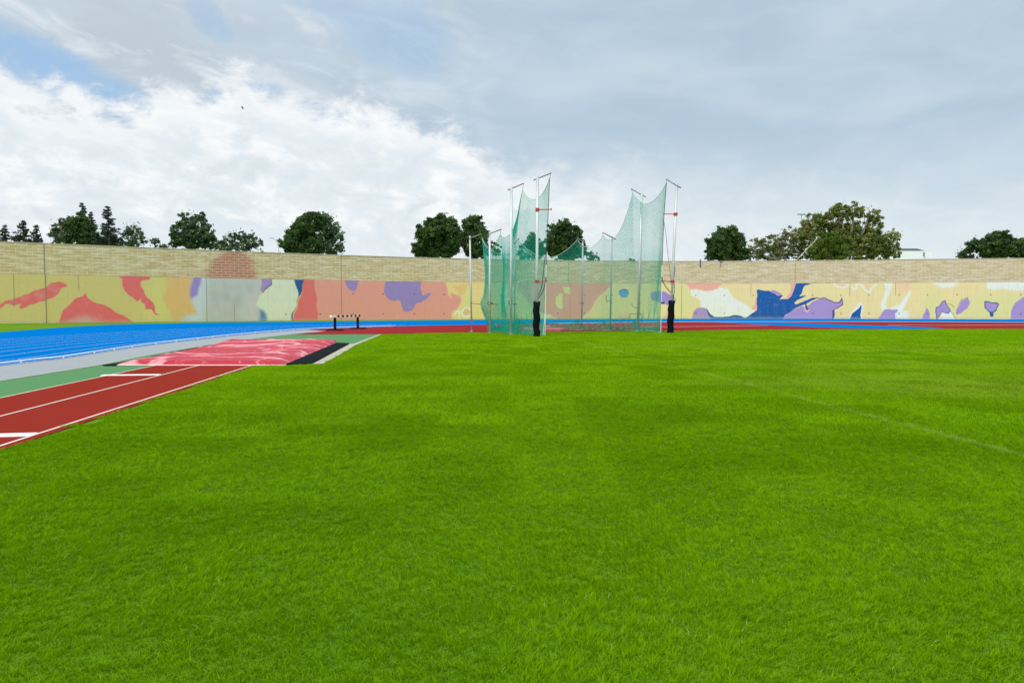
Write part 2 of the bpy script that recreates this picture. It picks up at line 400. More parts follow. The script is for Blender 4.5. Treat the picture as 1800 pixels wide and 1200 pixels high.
# jump runways
RW = [(g(0, 700.5), g(262, 645.3)), (g(0, 733), g(353, 642)), (g(0, 785.5), g(444, 642.2)), (g(0, 793), g(452, 642.8))]
def ext(a, b, y): return a + (b - a) * ((y - a.y) / (b.y - a.y))
RW = [(ext(a, b, 2.0), ext(a, b, 20.35)) for a, b in RW]
sheet('jump_runway', [RW[0][0], RW[0][1], RW[3][1], RW[3][0]], .012, M['red'])
mb = MB(); mb.strip(RW[1], .042, .0165); mb.strip(RW[2], .042, .0165); mb.build('runway_markings', M['soft_line'])['kind'] = 'structure'
mb = MB(); mb.strip(RW[0], .04, .0165); mb.build('runway_edge_marking', M['worn_line'])['kind'] = 'structure'
for a, b_, lab in (((180, 660.6), (281, 659.6), 'narrow white take-off board across the runway close to the red tarp'), ((-62, 769), (60, 765.6), 'white take-off board cut off by the left picture edge on the runway')):
    A, B = g(*a), g(*b_); d = (B - A).normalized(); wd = .22
    o = MB(); o.box((A + B) / 2 + Vector((0, 0, .014)), ((B - A).length, wd, .02), (d, Vector((-d.y, d.x, 0)), Vector((0, 0, 1))))
    props(o.build('takeoff_board', M['board']), lab, 'take-off board', 'take-off boards in the runways')
# edging of the pit
sheet('stone_edging', [g(*p) for p in [(545, 641.3), (568, 640.2), (604, 620.4), (625, 607.2), (672, 587.7), (666, 588.2), (622, 604.5), (612, 605.5)]], .02, M['sill'])
sheet('pit_sand', [g(*p) for p in [(258, 634), (285, 626), (322, 616.5), (342, 613), (300, 626)]], .0105, M['sand'])

# ------------------------------------------------------------------ boundary wall with its mural
TOP = [(0, 425.3), (76, 428), (200, 433.5), (300, 437.8), (400, 441.6), (500, 445.2), (600, 448.6), (700, 452), (820, 455.6), (1000, 458.6), (1180, 459.3), (1300, 459), (1400, 458.4), (1500, 457.6), (1600, 456.6), (1700, 455.4), (1800, 454)]
HW, HM = 8.0, 4.9
tp = [g(x, y, HW) for x, y in TOP]
cf = np.polyfit([p.x for p in tp], [p.y for p in tp], 4)
def wy(x):
    if x < -54: return np.polyval(cf, -54) + (x + 54) * np.polyval(np.polyder(cf), -54)
    if x > 72: return np.polyval(cf, 72) + (x - 72) * np.polyval(np.polyder(cf), 72)
    return np.polyval(cf, x)
xs = np.linspace(-72, 105, 6000); ys = np.array([wy(x) for x in xs])
ss = np.concatenate([[0], np.cumsum(np.hypot(np.diff(xs), np.diff(ys)))])
ang = np.arctan2(xs, ys)
def w_at(s): return np.interp(s, ss, xs), np.interp(s, ss, ys)
def w_nrm(s):
    x0, y0 = w_at(s - .1); x1, y1 = w_at(s + .1); d = np.hypot(x1 - x0, y1 - y0); return (y1 - y0) / d, -(x1 - x0) / d   # towards the field
def w_sz(px, py):
    r = ray(px, py); s = np.interp(math.atan2(r.x, r.y), ang, ss); x, y = w_at(s); k = math.hypot(x, y) / math.hypot(r.x, r.y)
    return float(s), HC + r.z * k
L = ss[-1]; STEP = .055
NS, NZ = int(L / STEP) + 1, int(HM / STEP) + 2
sg = np.linspace(0, L, NS); zg = np.linspace(0, HM, NZ)
SG, ZG = np.meshgrid(sg, zg, indexing='ij')
jit = rng.normal(0, .012, SG.shape)
# slowly wobbling hand painted borders
wob_s = .10 * np.sin(ZG * 3.1 + SG * .9) + .05 * np.sin(SG * 4.3 + ZG * 2.0); wob_z = .05 * np.sin(SG * 2.7 + 1.3) + .03 * np.sin(SG * 7.1 + ZG * 3)
C = np.empty(SG.shape + (3,)); K = .96
def A_(c): return np.array(lin(*c)) * K
YL, YR, REDC, SAL, PUR, NAVY, CRE, ORA = (204, 187, 118), (228, 207, 146), (222, 104, 104), (222, 150, 134), (160, 136, 186), (8, 84, 150), (226, 226, 208), (218, 176, 112)
s330, _ = w_sz(830, 530)
mixk = np.clip((SG - s330) / 8 + .5, 0, 1)[..., None]
C[:] = A_(YL) * (1 - mixk) + A_(YR) * mixk
def fill(col, pts, soft=0.0, k=1.0, wob=1.0):
    P = [w_sz(*p) for p in pts]
    lo, hi = min(p[0] for p in P) - 1, max(p[0] for p in P) + 1
    i0, i1 = max(0, int(lo / L * (NS - 1))), min(NS, int(hi / L * (NS - 1)) + 2)
    if i1 <= i0: return
    sl_ = slice(i0, i1); X, Y = SG[sl_] + wob_s[sl_] * wob * .6, ZG[sl_] + wob_z[sl_] * wob
    if soft > 0:
        acc = np.zeros(X.shape)
        for a in range(16):
            th = a * 2.4; rr = soft * math.sqrt((a + .5) / 16)
            acc += inpoly(X + rr * math.cos(th) + jit[sl_] * 12 * soft, Y + rr * math.sin(th) + jit[sl_][:, ::-1] * 12 * soft, P)
        acc /= 16
    else: acc = inpoly(X, Y, P).astype(float)
    acc = (acc * k)[..., None]; C[sl_] = C[sl_] * (1 - acc) + A_(col) * acc
def stroke(col, pts, wpx=1.4, k=1.0):
    P = [w_sz(*p) for p in pts]; wd = wpx * .075 / 2
    for (a, b_) in zip(P[:-1], P[1:]):
        lo, hi = min(a[0], b_[0]) - .6, max(a[0], b_[0]) + .6
        i0, i1 = max(0, int(lo / L * (NS - 1))), min(NS, int(hi / L * (NS - 1)) + 2)
        if i1 <= i0: continue
        sl_ = slice(i0, i1); X, Y = SG[sl_] + wob_s[sl_] * .6, ZG[sl_] + wob_z[sl_]
        d0, d1 = b_[0] - a[0], b_[1] - a[1]; LL = d0 * d0 + d1 * d1 + 1e-9
        q = np.clip(((X - a[0]) * d0 + (Y - a[1]) * d1) / LL, 0, 1)
        dd = np.hypot(X - a[0] - q * d0, Y - a[1] - q * d1)
        f = (np.clip((wd - dd) / STEP + .5, 0, 1) * k)[..., None]; C[sl_] = C[sl_] * (1 - f) + A_(col) * f
def ring(cx, cy, rx, ry): return [(cx + rx * math.cos(a * .5236), cy + ry * math.sin(a * .5236)) for a in range(12)]
# left part
fill((212, 205, 120), [(255, 484), (300, 484), (296, 520), (300, 545), (310, 568), (230, 568), (255, 540)], 1.2, .6)
fill(REDC, [(-40, 552), (0, 534), (10, 530), (30, 523), (50, 516), (65, 509), (80, 505), (92, 497), (105, 496), (118, 499), (119, 502), (108, 508), (100, 520), (82, 526), (60, 535), (35, 543), (32, 539), (38, 533), (22, 536), (8, 535), (0, 543), (-40, 560)])
for q in [(45, 523, 6, 3), (62, 515, 6, 3), (88, 504, 6, 3), (22, 530, 4, 3), (72, 520, 5, 5), (100, 512, 4, 4)]: fill((215, 165, 165), ring(*q), .35, .55)
fill(REDC, [(102, 570), (105, 557), (118, 539), (130, 525), (148, 520), (152, 515), (156, 525), (170, 532), (185, 536), (203, 549), (212, 552), (225, 560), (235, 566), (238, 570)])
fill((200, 178, 172), [(112, 570), (128, 561), (150, 557), (170, 563), (185, 570)], .5, .8)
fill(REDC, [(207, 485), (264, 485), (264, 490), (256, 491), (246, 494), (247, 503), (253, 507), (257, 519), (268, 531), (273, 542), (274, 549), (278, 552), (283, 554), (275, 554), (266, 543), (257, 543), (253, 534), (247, 530), (247, 522), (244, 528), (240, 531), (234, 525), (226, 519), (220, 512), (216, 502), (214, 489)])
fill(ORA, [(295, 484), (338, 484), (336, 505), (332, 520), (338, 532), (345, 542), (349, 552), (335, 551), (322, 554), (318, 570), (307, 570), (302, 550), (292, 540), (288, 525), (292, 505)], .15)
G_ = [(339, 484), (337, 505), (333, 521), (338, 532), (345, 542), (349, 553), (335, 552), (322, 555), (318, 570), (466, 570), (466, 552), (455, 540), (450, 530), (458, 518), (462, 484)]
fill((188, 188, 182), G_, .1)
fill((194, 204, 210), [(339, 484), (365, 484), (362, 530), (356, 570), (318, 570), (335, 552), (349, 552), (338, 530)], .35, .8)
fill((172, 174, 168), [(375, 495), (425, 500), (430, 560), (370, 565)], .5, .5)
for q in [(385, 505, 7, 9), (412, 515, 9, 6), (395, 535, 11, 7), (422, 545, 8, 9), (380, 550, 6, 8), (405, 500, 8, 4)]: fill((198, 194, 186), ring(*q), .35, .45)
for q in [(376, 520, 5, 12), (400, 525, 6, 10), (418, 532, 5, 14), (440, 508, 7, 9)]: fill((168, 168, 160), ring(*q), .3, .4)
fill((205, 192, 190), [(430, 520), (452, 518), (448, 540), (460, 570), (430, 570)], .7, .6)
fill((150, 128, 196), [(339, 484), (353, 484), (352, 503), (346, 519), (335, 524), (333, 518), (336, 503)], .2)
fill((214, 216, 190), [(455, 488), (520, 488), (524, 505), (526, 520), (521, 535), (515, 548), (511, 570), (470, 570), (466, 552), (460, 543), (450, 535), (455, 520), (465, 512), (475, 505), (477, 488)], .15)
fill(PUR, [(459, 487), (476, 487), (476, 500), (472, 506), (465, 511), (462, 515), (459, 510)], .1)
stroke((50, 80, 130), [(476, 490), (476, 500), (470, 506), (463, 514)], 1.2)
fill((88, 132, 170), [(455, 545), (462, 544), (467, 552), (470, 570), (457, 570)], .25)
fill((30, 86, 140), [(517, 488), (536, 488), (532, 508), (527, 518), (522, 532), (516, 548), (515, 570), (511, 570), (514, 550), (520, 537), (525, 520), (521, 505)])
fill(SAL, [(548, 488), (800, 490), (830, 492), (830, 570), (556, 570)], .6)
fill((222, 106, 104), [(536, 488), (552, 488), (556, 520), (558, 545), (560, 570), (515, 570), (518, 549), (524, 532), (530, 514)], .12)
fill((150, 128, 182), [(606, 490), (632, 490), (627, 507), (622, 512), (615, 510), (609, 503)])
fill((150, 128, 182), [(678, 490), (738, 490), (741, 510), (743, 519), (752, 515), (760, 515), (755, 520), (742, 530), (732, 535), (725, 544), (717, 548), (709, 546), (705, 538), (704, 528), (693, 529), (685, 527), (677, 518), (675, 508)])
fill((226, 200, 130), [(783, 492), (860, 492), (1000, 492), (1000, 570), (792, 570), (796, 548), (805, 540), (812, 528), (808, 520), (800, 517), (790, 515), (795, 525), (787, 518), (785, 505)], .15)
fill((226, 184, 120), [(795, 502), (825, 500), (818, 516), (808, 519)], .2)
fill((214, 210, 128), [(812, 540), (822, 505), (832, 503), (830, 530), (838, 560), (812, 564)], .3, .8)
stroke(CRE, [(800, 552), (803, 546), (808, 546), (808, 562)], 2.6)
fill(CRE, ring(820, 549, 9.5, 9.5)); fill((224, 180, 124), ring(820, 549, 6.5, 6.5))
# behind the cage
fill((206, 214, 150), [(868, 492), (906, 492), (940, 540), (990, 570), (868, 570)], .4, .8)
for k in range(7): stroke(CRE, [(876 + k * 1.5, 498 + k * 6), (886, 500 + k * 6), (893 - k, 512 + k * 5), (900, 503 + k * 6), (908, 500 + k * 5)], 1.3)
fill((206, 160, 150), [(905, 492), (962, 492), (962, 552), (940, 545), (915, 515)], .2)
fill(SAL, [(955, 492), (1085, 492), (1062, 513), (1045, 530), (1038, 545), (1025, 555), (1012, 570), (985, 570), (960, 553), (955, 548)], .1)
stroke(CRE, [(935, 545), (960, 553), (985, 562)], 2)
fill((220, 214, 130), [(990, 504), (1003, 505), (1003, 517), (992, 516)]); fill((220, 214, 130), [(978, 516), (987, 515), (990, 538), (984, 541), (977, 534)])
stroke(CRE, [(977, 532), (981, 540), (988, 541)], 1.8)
fill((214, 210, 136), [(1030, 570), (1045, 545), (1058, 520), (1078, 505), (1120, 500), (1160, 500), (1165, 570)], .5, .6)
fill((112, 140, 196), ring(1097, 515, 9, 8)); stroke((40, 60, 110), [(1089, 512), (1096, 507), (1104, 511), (1106, 518)], 1)
fill((226, 176, 140), [(1085, 556), (1105, 549), (1108, 568), (1085, 568)], .4)
fill((156, 133, 188), [(1143, 516), (1150, 511), (1165, 512), (1178, 517), (1188, 525), (1187, 531), (1178, 536), (1165, 535), (1158, 530), (1146, 526)])
fill((228, 168, 148), [(1163, 564), (1172, 550), (1178, 545), (1180, 564)], .2)
# right part
fill((216, 210, 140), [(1185, 494), (1215, 494), (1228, 530), (1215, 564), (1185, 564)], .8, .7)
fill((232, 166, 144), [(1205, 494), (1272, 494), (1262, 507), (1253, 511), (1243, 511), (1228, 509), (1212, 508)], .12)
fill(CRE, [(1213, 508), (1243, 512), (1255, 511), (1268, 504), (1280, 509), (1290, 523), (1305, 532), (1320, 543), (1327, 546), (1318, 555), (1312, 559), (1303, 556), (1292, 554), (1280, 557), (1255, 557), (1248, 552), (1243, 544), (1235, 540), (1230, 540), (1232, 530), (1223, 522), (1216, 520)], .1)
fill((166, 141, 186), [(1214, 564), (1221, 545), (1230, 540), (1240, 541), (1246, 550), (1252, 564)])
fill((232, 170, 150), [(1331, 520), (1331, 546), (1320, 542), (1327, 532)]); fill((232, 166, 148), [(1392, 494), (1402, 494), (1396, 512), (1392, 522), (1382, 524), (1388, 516)])
fill(NAVY, [(1241, 540), (1249, 552), (1256, 557), (1283, 556), (1292, 553), (1303, 555), (1310, 559), (1318, 554), (1330, 545), (1331, 520), (1330, 510), (1333, 508), (1338, 510), (1345, 511), (1352, 511), (1360, 515), (1366, 519), (1377, 519), (1370, 526), (1385, 525), (1391, 521), (1395, 510), (1401, 494), (1440, 494), (1424, 499), (1415, 502), (1411, 508), (1409, 516), (1405, 521), (1416, 519), (1414, 522), (1399, 529), (1396, 533), (1400, 535), (1428, 523), (1438, 524), (1428, 528), (1414, 535), (1400, 541), (1390, 548), (1380, 554), (1374, 564), (1252, 564), (1245, 552)], wob=.4)
fill((166, 141, 188), [(1354, 511), (1360, 509), (1367, 511), (1376, 519), (1365, 518)])
fill((163, 138, 188), [(1370, 564), (1385, 551), (1395, 545), (1405, 540), (1415, 538), (1420, 536), (1430, 530), (1440, 526), (1450, 524), (1458, 529), (1465, 532), (1474, 532), (1480, 523), (1480, 534), (1474, 541), (1465, 545), (1462, 564)])
stroke((40, 52, 96), [(1416, 534), (1417, 541), (1420, 543)], 2.4); stroke((230, 190, 180), [(1414, 538), (1415, 545), (1420, 547), (1422, 543)], 1.6)
stroke((36, 50, 100), [(1428, 524), (1440, 525), (1450, 523), (1458, 528), (1465, 532), (1474, 532), (1480, 523), (1480, 535), (1474, 541), (1466, 545), (1465, 562)], 1.5)
stroke(NAVY, [(1464, 546), (1464, 562)], 2.6)
fill(CRE, [(1486, 564), (1500, 545), (1512, 531), (1517, 533), (1516, 564)], .1); fill((10, 84, 140), [(1490, 564), (1500, 551), (1508, 542), (1514, 535), (1513, 564)])
fill((230, 196, 150), [(1470, 494), (1488, 494), (1484, 503), (1474, 503)]); stroke(CRE, [(1466, 499), (1470, 504), (1480, 505), (1488, 503), (1492, 498)], 2.4)
fill((230, 196, 150), [(1518, 494), (1538, 494), (1530, 506), (1527, 512), (1522, 505)]); stroke(CRE, [(1497, 504), (1501, 510), (1504, 508), (1506, 500), (1514, 499), (1518, 503), (1523, 511), (1528, 515), (1531, 509), (1538, 503), (1541, 499)], 2.4)
fill(CRE, [(1553, 494), (1570, 494), (1566, 506), (1565, 518), (1558, 523), (1556, 535), (1562, 543), (1580, 535), (1592, 522), (1597, 512), (1601, 511), (1599, 522), (1590, 538), (1586, 545), (1592, 548), (1598, 546), (1598, 564), (1572, 564), (1575, 545), (1562, 544), (1550, 546), (1549, 540), (1551, 525), (1558, 510)], .1)
fill((163, 138, 188), [(1543, 564), (1549, 549), (1558, 543), (1568, 545), (1578, 543), (1580, 546), (1573, 550), (1572, 564)])
fill((232, 194, 148), [(1575, 494), (1602, 494), (1600, 508), (1585, 515), (1576, 510)], .4)
fill((216, 210, 138), [(1610, 564), (1630, 520), (1640, 505), (1660, 512), (1645, 540), (1690, 525), (1730, 516), (1800, 518), (1840, 518), (1840, 564)], .6, .8)
fill((163, 138, 188), [(1621, 564), (1624, 552), (1627, 543), (1630, 543), (1633, 550), (1636, 564)])
fill(CRE, [(1650, 564), (1654, 549), (1666, 551), (1671, 546), (1675, 552), (1679, 564)])
P9_ = [(1648, 562), (1644, 547), (1646, 539), (1653, 538), (1656, 530), (1660, 529), (1663, 536), (1668, 541), (1671, 546), (1667, 551), (1660, 550), (1655, 548), (1650, 554)]
fill((162, 137, 188), P9_); stroke((60, 58, 110), P9_ + P9_[:1], 1.1); stroke((70, 66, 110), [(1671, 546), (1675, 552), (1679, 562)], 1); stroke((120, 110, 110), [(1664, 534), (1672, 535), (1678, 540)], .8)
fill((163, 138, 188), [(1681, 550), (1684, 538), (1690, 529), (1698, 527), (1702, 523), (1704, 528), (1705, 532), (1700, 542), (1692, 549), (1685, 552)]); stroke((110, 90, 130), [(1684, 536), (1690, 527), (1698, 526), (1702, 522)], .9)
fill(CRE, [(1633, 494), (1688, 494), (1677, 502), (1665, 507), (1655, 505)], .2); fill(CRE, [(1733, 493), (1830, 492), (1830, 511), (1800, 511), (1770, 509), (1735, 508)], .12)
P11 = [(1732, 530), (1738, 531), (1752, 532), (1756, 535), (1750, 545), (1745, 549), (1737, 547), (1731, 542)]
fill((162, 137, 188), P11); stroke((20, 76, 130), P11 + P11[:1], 1.7); fill((30, 100, 150), [(1738, 548), (1746, 548), (1746, 556), (1740, 556)])
fill((163, 138, 188), [(1775, 564), (1778, 545), (1784, 531), (1800, 523), (1830, 518), (1840, 564)])
# form-tie holes in the concrete
for x in (620, 673, 728, 780, 880, 930, 980, 1027, 1076, 1125, 1223, 1273, 1324, 1428, 1478, 1527, 1580, 1630, 1682, 1741, 1794):
    for y in (518.8, 555):
        s_, _z = w_sz(x, y); zz = 3.25 if y < 530 else .72
        i, j = int(s_ / L * (NS - 1)), int(zz / HM * (NZ - 1)); C[i:i + 3, j:j + 3] = C[i:i + 3, j:j + 3] * .25 + .01
for x in (502, 563): 
    s_, _z = w_sz(x, 557); i, j = int(s_ / L * (NS - 1)), int(.72 / HM * (NZ - 1)); C[i:i + 3, j:j + 3] *= .25

wall = thing('boundary_wall', (20, float(wy(20)), 0), 'long curved wall of tan brickwork over concrete painted with a colourful abstract mural', 'wall')
def band(name, ss_, zs, off, mat, cols=None, red=None):
    X, Y = w_at(ss_); nx, ny = np.array([w_nrm(s) for s in ss_]).T
    ns, nz = len(ss_), len(zs)
    V = np.empty((ns, nz, 3)); V[..., 0] = (X + nx * off)[:, None]; V[..., 1] = (Y + ny * off)[:, None]; V[..., 2] = zs[None, :]
    idx = np.arange(ns * nz).reshape(ns, nz)
    f = np.stack([idx[:-1, :-1], idx[1:, :-1], idx[1:, 1:], idx[:-1, 1:]], -1).reshape(-1, 4)
    me = np_mesh(name, V.reshape(-1, 3), f, 4)
    uv = me.uv_layers.new(name='UVMap'); li = np.empty(len(me.loops), np.int32); me.loops.foreach_get('vertex_index', li)
    U = np.stack(np.meshgrid(ss_, zs, indexing='ij'), -1).reshape(-1, 2); uv.data.foreach_set('uv', U[li].astype(np.float32).ravel())
    if cols is not None:
        a = me.color_attributes.new('paint', 'FLOAT_COLOR', 'POINT'); a.data.foreach_set('color', np.concatenate([cols.reshape(-1, 3), np.ones((ns * nz, 1))], 1).astype(np.float32).ravel())
    if red is not None:
        a = me.attributes.new('red', 'FLOAT', 'POINT'); a.data.foreach_set('value', red.astype(np.float32).ravel())
    return me
m_, t, b, _ = new_mat('mural_concrete'); uv = t.node('ShaderNodeUVMap', uv_map='UVMap').outputs[0]
col = t.attr('paint')[0]; u_, v_ = t.sep(uv)[:2]
n = t.noise(uv, .9, 7, .68); fine = t.noise(uv, 7, 5, .65); drip = t.noise(t.vmul(uv, (3.0, .35, 1)), 1.2, 5, .6)
c = t.mix(t.m('MULTIPLY', t.step(.55, .78, n), .22), col, (.62, .60, .56))
c = t.mix(t.m('MULTIPLY', t.step(.5, .72, drip), .16), c, (.30, .28, .23))
c = t.mix(t.m('MULTIPLY', t.step(.5, .75, fine), .14), c, (.70, .69, .64))
c = t.mix(t.m('MULTIPLY', t.step(.5, .2, fine), .12), c, (.20, .19, .17))
base_ = t.m('MULTIPLY', t.step(.45, .0, t.m('ADD', v_, t.m('MULTIPLY', t.m('SUBTRACT', n, .5), .9))), .35)
c = t.mix(base_, c, (.42, .39, .33))
fu = t.m('ABSOLUTE', t.m('SUBTRACT', t.m('FRACT', t.m('DIVIDE', u_, 2.45)), .5)); fv = t.m('ABSOLUTE', t.m('SUBTRACT', t.m('FRACT', t.m('DIVIDE', v_, 1.64)), .5))
seam = t.m('MAXIMUM', t.step(.014, .006, fu), t.step(.020, .008, fv))             # shuttering seams
c = t.mix(t.m('MULTIPLY', seam, t.m('MULTIPLY', t.step(.3, .6, n), .16)), c, (.22, .20, .16))
t.l.new(c, b.inputs['Base Color']); b.inputs['Roughness'].default_value = .85; b.inputs['Specular IOR Level'].default_value = .25
bump(t, b, fine, .01); M['mural'] = m_
m_, t, b, _ = new_mat('tan_brick'); uv = t.node('ShaderNodeUVMap', uv_map='UVMap').outputs[0]
wv_ = t.node('ShaderNodeVectorMath', operation='ADD'); t.l.new(uv, wv_.inputs[0]); t.l.new(t.vmul(t.noise(uv, .6, 3, out=1), (.03, .05, 0)), wv_.inputs[1])
br = t.node('ShaderNodeTexBrick', offset=.5, squash=1.0); t.l.new(wv_.outputs[0], br.inputs['Vector'])
br.inputs['Color1'].default_value = (.48, .365, .155, 1); br.inputs['Color2'].default_value = (.62, .50, .285, 1); br.inputs['Mortar'].default_value = (.74, .67, .50, 1)
br.inputs['Scale'].default_value = 1; br.inputs['Mortar Size'].default_value = .034; br.inputs['Mortar Smooth'].default_value = .3; br.inputs['Bias'].default_value = -.15
br.inputs['Brick Width'].default_value = .95; br.inputs['Row Height'].default_value = .30
n = t.noise(t.vmul(uv, (.55, 3.0, 1)), 1.1, 6, .66); big = t.noise(uv, .14, 4, .6); fine = t.noise(t.vmul(uv, (1, 2.5, 1)), 3.2, 4, .6)
c = t.mix(t.m('MULTIPLY', t.step(.51, .62, n), .62), br.outputs['Color'], (.74, .66, .48))
c = t.mix(t.m('MULTIPLY', t.step(.49, .38, n), .55), c, (.44, .32, .14))
c = t.mix(t.m('MULTIPLY', t.step(.45, .7, fine), .30), c, (.40, .325, .16))
c = t.mix(t.m('MULTIPLY', t.step(.45, .7, big), .22), c, (.62, .51, .34))
c = t.mix(t.m('MULTIPLY', t.step(60, 130, t.sep(uv)[0]), .14), c, (.66, .55, .40))
c = t.mix(t.m('MULTIPLY', t.attr('red')[2], t.m('MULTIPLY_ADD', br.outputs['Fac'], -.55, .80)), c, (.42, .13, .10))
t.l.new(c, b.inputs['Base Color']); b.inputs['Roughness'].default_value = .9; b.inputs['Specular IOR Level'].default_value = .2
bump(t, b, t.m('SUBTRACT', fine, br.outputs['Fac']), .03); M['brick'] = m_
me = band('painted_concrete', sg, zg, 0, None, C); link('painted_concrete', me, M['mural'], wall)
s2 = np.linspace(0, L, int(L / .2)); z2 = np.linspace(HM, HW, 16)
S2, Z2 = np.meshgrid(s2, z2, indexing='ij')
RB = [w_sz(*p) for p in [(361, 492), (366, 472), (376, 456), (388, 446), (405, 441.5), (425, 442.5), (438, 450), (447, 465), (452, 492)]]
redm = np.zeros(S2.shape)
for a in range(16): redm += inpoly(S2 + .25 * math.cos(a * 2.4) + rng.normal(0, .2, S2.shape), Z2 + .2 * math.sin(a * 2.4), RB) / 16
me = band('brickwork', s2, z2, -.06, None, None, redm); link('brickwork', me, M['brick'], wall)
# coping, the ledge under the bricks, and the back of the wall: one strip profile
def profile(name, prof, mat, s_=np.linspace(0, L, 500)):
    V = []; n = len(prof)
    for s in s_:
        x, y = w_at(s); nx, ny = w_nrm(s)
        V += [(x + nx * o, y + ny * o, z) for o, z in prof]
    f = [(i * n + k, (i + 1) * n + k, (i + 1) * n + (k + 1) % n, i * n + (k + 1) % n) for i in range(len(s_) - 1) for k in range(n)]
    return link(name, np_mesh(name, V, f, 4), mat, wall)
M['coping'] = plain('coping_stone', (.42, .38, .27), .9, .25, 1.5, bmp=.01)
profile('coping', [(-.03, HW), (-.03, HW + .07), (-.50, HW + .07), (-.50, HW)], M['coping'])
profile('wall_core', [(-.07, -.1), (-.07, HW - .005), (-.46, HW - .005), (-.46, -.1)], M['coping'])
profile('ledge', [(-.003, HM + .001), (-.003, HM + .03), (-.058, HM + .03), (-.058, HM + .001)], M['joint'])
for (x, y, za, zb, wd) in [(80, 500, 0, HM, .09), (600, 530, 0, HM, .06), (24, 500, 1.6, HM, .035), (1198, 530, 0, HM - .3, .05), (1320, 510, 3.1, HM, .045), (1390, 510, 4.0, HM, .03), (1494, 510, 3.2, HM, .045), (1574, 510, 3.2, HM, .045), (138, 500, 3.4, HM, .03), (363, 520, 0, HM, .04), (1002, 520, 0, HM, .04), (412, 540, 0, 1.9, .035)]:
    s_, _z = w_sz(x, y); xx, yy = w_at(s_); nx, ny = w_nrm(s_)
    mb = MB(); mb.box((xx + nx * .002, yy + ny * .002, (za + zb) / 2), (wd, .03, zb - za - .02), (Vector((-ny, nx, 0)), Vector((nx, ny, 0)), Vector((0, 0, 1)))); mb.build('joint', M['joint'], wall)
for (x, y, wd) in [(78, 455, .10), (600, 470, .06), (1398, 480, .05), (1000, 480, .05)]:
    s_, _z = w_sz(x, y); xx, yy = w_at(s_); nx, ny = w_nrm(s_)
    mb = MB(); mb.box((xx - nx * .06, yy - ny * .06, (HM + HW) / 2 + .02), (wd, .03, HW - HM - .06), (Vector((-ny, nx, 0)), Vector((nx, ny, 0)), Vector((0, 0, 1)))); mb.build('joint', M['joint'], wall)
# two iron rods hooked over the wall top
for (x, y0, y1, fork, lab) in [(1231, 458, 469.5, 0, 'single straight dark rod hanging over the top of the brick wall'), (1267, 458, 468, 1, 'forked dark rod hanging over the top of the brick wall')]:
    s_, zt = w_sz(x, y0); _, zb = w_sz(x, y1); xx, yy = w_at(s_); nx, ny = w_nrm(s_)
    mb = MB(); o_ = .02; P = lambda dx_, z: (xx + nx * o_ + dx_, yy + ny * o_, z)
    if fork: mb.tube([P(0, zb), P(.02, (zb + zt) / 2), P(-.1, HW + .12)], .035, 6); mb.tube([P(.02, (zb + zt) / 2), P(.3, HW + .12)], .03, 6)
    else: mb.box(P(0, (zb + zt) / 2 + .1), (.10, .07, zt - zb + .25)); mb.box((xx - nx * .2, yy - ny * .2, HW + .10), (.10, .5, .05), (Vector((-ny, nx, 0)), Vector((nx, ny, 0)), Vector((0, 0, 1))))
    props(mb.build('iron_rod', M['rod']), lab, 'rod', 'rods on the wall top')

# ------------------------------------------------------------------ trees beyond the wall
def cards(V, centers, size, tints, aspect=.55):
    n = len(centers); a = rng.normal(size=(n, 3)); a /= np.linalg.norm(a, axis=1, keepdims=True)
    b_ = np.cross(a, rng.normal(size=(n, 3))); b_ /= np.linalg.norm(b_, axis=1, keepdims=True)
    sz = (size * rng.uniform(.6, 1.35, n))[:, None]
    P = np.stack([centers - a * sz, centers - b_ * sz * aspect, centers + a * sz, centers + b_ * sz * aspect], 1)
    V.append((P.reshape(-1, 3), np.repeat(tints, 4)))
def crown_mesh(name, V):
    P = np.concatenate([v[0] for v in V]); T = np.concatenate([v[1] for v in V])
    me = np_mesh(name, P, np.arange(len(P)).reshape(-1, 4), 4)
    a = me.attributes.new('tint', 'FLOAT', 'POINT'); a.data.foreach_set('value', np.clip(T, 0, 1).astype(np.float32)); return me
def branch(mb, a, b_, r0, r1, sag=.1):
    a, b_ = Vector(a), Vector(b_); L_ = (b_ - a).length; P = []
    for k in range(6):
        u = k / 5; P.append(a.lerp(b_, u) + Vector((random.uniform(-1, 1), random.uniform(-1, 1), 0)) * L_ * .035 * (0 < k < 5) + Vector((0, 0, -sag * L_ * u * (1 - u))))
    mb.tube(P, [r0 + (r1 - r0) * k / 5 for k in range(6)], 6)
